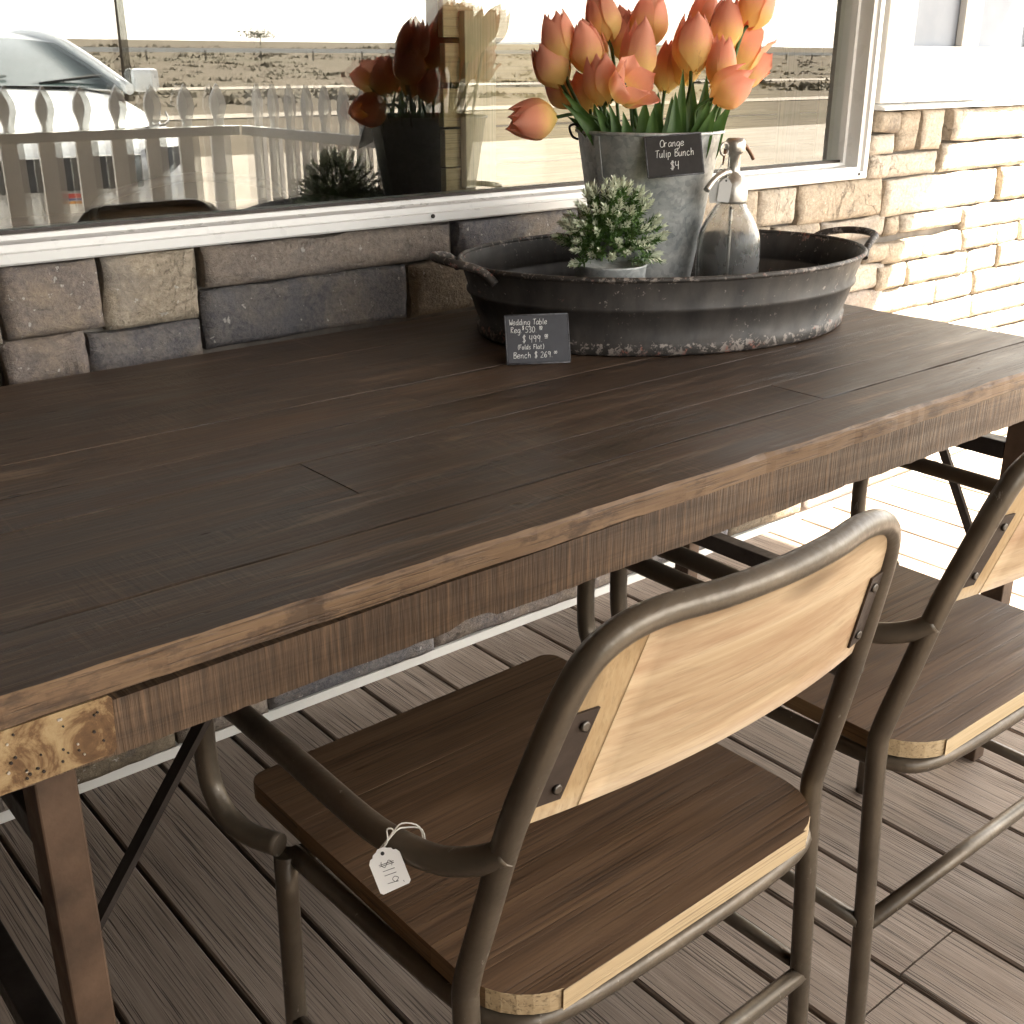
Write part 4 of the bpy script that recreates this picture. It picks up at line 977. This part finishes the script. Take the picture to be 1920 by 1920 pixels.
for y, hw, z in gh: m.v.extend([(-hw-.0*z, y, z), (-hw*.6, y, z+.03), (0, y, z+.04), (hw*.6, y, z+.03), (hw, y, z)])
n5 = len(gh)
for j in range(n5-1):
    mt = 1 if j < 2 or j >= n5-2 else 0
    for k in range(4): m.face([j*5+k, j*5+k+1, (j+1)*5+k+1, (j+1)*5+k], mt, True)
for sgn, off in ((-1, 0), (1, 4)):
    b = len(m.v)
    for y, hw, z in gh: m.v.append((sgn*.84, y, 1.05))
    for j in range(n5-1): m.face([j*5+off, (j+1)*5+off, b+j+1, b+j], 1)
m.build('cabin', [K['car'], K['carglass']], car)
for s in (-1, 1):
    m = MB(); m.tube(smooth([(s*.80, -1.12, 1.07), (s*.755, -1.60, 1.21), (s*.675, -2.1, 1.355), (s*.645, -2.6, 1.405), (s*.645, -3.3, 1.385), (s*.715, -3.9, 1.21), (s*.80, -4.25, 1.06)], 3), .035, 8); m.build('pillar', K['car'], car)
    m = MB(); m.grid(lambda u, v: (s*(.50+.24*u), -.02-.15*u-.03*v+.012, .64+.11*v), 4, 3); m.build('headlight', K['lens'], car)
    m = MB(); m.grid(lambda u, v: (s*(.745+.06*u), -.16-.13*u-.02*v+.012, .64+.09*v), 3, 3); m.build('indicator', K['amber'], car)
    m = MB(); m.box(s*.98-.09, s*.98+.09, -1.35, -1.27, 1.05, 1.19); m.build('mirror', K['car'], car, bevel=.03)
    for yw in (-.85, -3.55):
        w = MB(); w.tube([(s*.72, yw, .31), (s*.925, yw, .31)], .31, 24); wh = w.build('wheel', K['rubber'], car)
        w = MB(); w.tube([(s*.90, yw, .31), (s*.932, yw, .31)], .19, 18); w.build('rim', K['chrome'], wh)
for s in (-1, 1):
    m = MB(); m.grid(lambda u, v: (s*(.47+.37*u), -.015-.25*u*u-.035*v+.006, .60+.19*v), 6, 3); m.build('headlight_surround', K['grille'], car)
MB().tube(smooth([(-.80, -.52, .955), (-.70, -.30, .90), (-.35, -.20, .88), (0, -.18, .88), (.35, -.20, .88), (.70, -.30, .90), (.80, -.52, .955)], 4), .008, 6).build('bonnet_seam', K['grille'], car)
for q in (-.35, .25): MB().tube([(q, -1.19, 1.105), (q+.42, -1.26, 1.15)], .010, 6).build('wiper', K['rubber'], car)
m = MB(); m.box(-.42, .42, -.02, .035, .60, .77); m.build('grille', K['grille'], car, bevel=.01)
m = MB(); m.box(-.6, .6, -.04, .032, .28, .42); m.build('air_intake', K['grille'], car, bevel=.01)
pl = MB().box(-.155, .155, .036, .044, .47, .59).build('licence_plate', K['card'], car)
MB().box(-.15, .15, .0445, .046, .565, .587).build('red_band', K['red'], pl); MB().box(-.15, .15, .0445, .046, .552, .563).build('blue_band', K['blue'], pl); MB().box(-.15, .15, .0445, .046, .536, .549).build('orange_band', K['orange'], pl)
write([('AO', -.14, .475, .055, .7), ('TX', .03, .475, .055, .7)], .005, lambda x, y: (-x, .046, y)).build('lettering', K['ink'], pl)

# ------------------------------------------------------------------ far field
up_ = MB().tube([(0, 0, 0), (0, 0, 9)], [.17, .12], 12); ut = thing('utility_pole', 'dark utility pole in the field, reflected above the fence', 'pole', (17.4, -40.5, terr(0, -40)))
up_.build('pole', K['pole'], ut); MB().box(-1.2, 1.2, -.06, .06, 8.2, 8.35).build('cross_arm', K['pole'], ut)
gr = thing('guard_rail', 'pale guard rail running along the far road, reflected in the window', 'rail', (0, -110, terr(0, -110)))
MB().box(-250, 450, -.05, .05, .75, 1.15).build('beam', K['rail'], gr)
gps = MB()
g0 = MB().box(-.08, .08, .06, .2, 0, .9).build('post', K['pole'], gr, loc=(0, 0, 0))
for k in range(1, 40): inst(g0, gr, (k*6-60, 0, 0), name='post')
g0.location = (-66, 0, 0)
for k, (px, py, s, lab) in enumerate(((130, -240, 3.2, 'small dark tree on the far skyline above the drooping tulip reflection'), (70, -230, 2.2, 'low dark bush on the far skyline right of the utility pole'))):
    t = thing('tree', lab, 'tree', (px, py, terr(px, py)))
    MB().tube([(0, 0, -.5), (0, 0, s*.6)], [.2, .12], 6).build('trunk', K['pole'], t)
    cr = MB(); r4 = random.Random(k)
    for q in range(260):
        p = Vector((r4.gauss(0, s*.55), r4.gauss(0, s*.55), s*.5+abs(r4.gauss(0, s*.25)))); d = Vector((r4.uniform(-1, 1), r4.uniform(-1, 1), r4.uniform(-1, 1)))*s*.16; e = Vector((r4.uniform(-1, 1), r4.uniform(-1, 1), r4.uniform(-1, 1)))*s*.16
        b = len(cr.v); cr.v.extend([tuple(p), tuple(p+d), tuple(p+e)]); cr.face([b, b+1, b+2])
    cr.build('crown', K['brush'], t)

bs = MB(); r5 = random.Random(5)
for k in range(4200):
    y = -34-170*r5.random()**1.4; x = r5.uniform(-40, 60)+(-y)*r5.uniform(-.1, 1.6)
    if -59 < y < -52 or -29 < y < -25.5: continue
    h = r5.uniform(.08, .22)+(-y-34)*.0028*r5.random()*(1 if nz(x*.03, y*.06, 4) > -.05 else .4)
    if nz(x*.06, y*.05, 9) < -.05 and r5.random() < .8: continue
    for q in range(4):
        a = r5.uniform(0, 6.3); c_ = Vector((x+r5.uniform(-.4, .4), y+r5.uniform(-.4, .4), terr(x, y)))
        b = len(bs.v); bs.v.extend([tuple(c_+Vector((cos(a)*h*.7, sin(a)*h*.7, 0))), tuple(c_-Vector((cos(a)*h*.7, sin(a)*h*.7, 0))), tuple(c_+Vector((r5.uniform(-.2, .2), r5.uniform(-.2, .2), h)))]); bs.face([b, b+1, b+2])
tag(bs.build('dry_brush', K['drybrush']), kind='stuff')
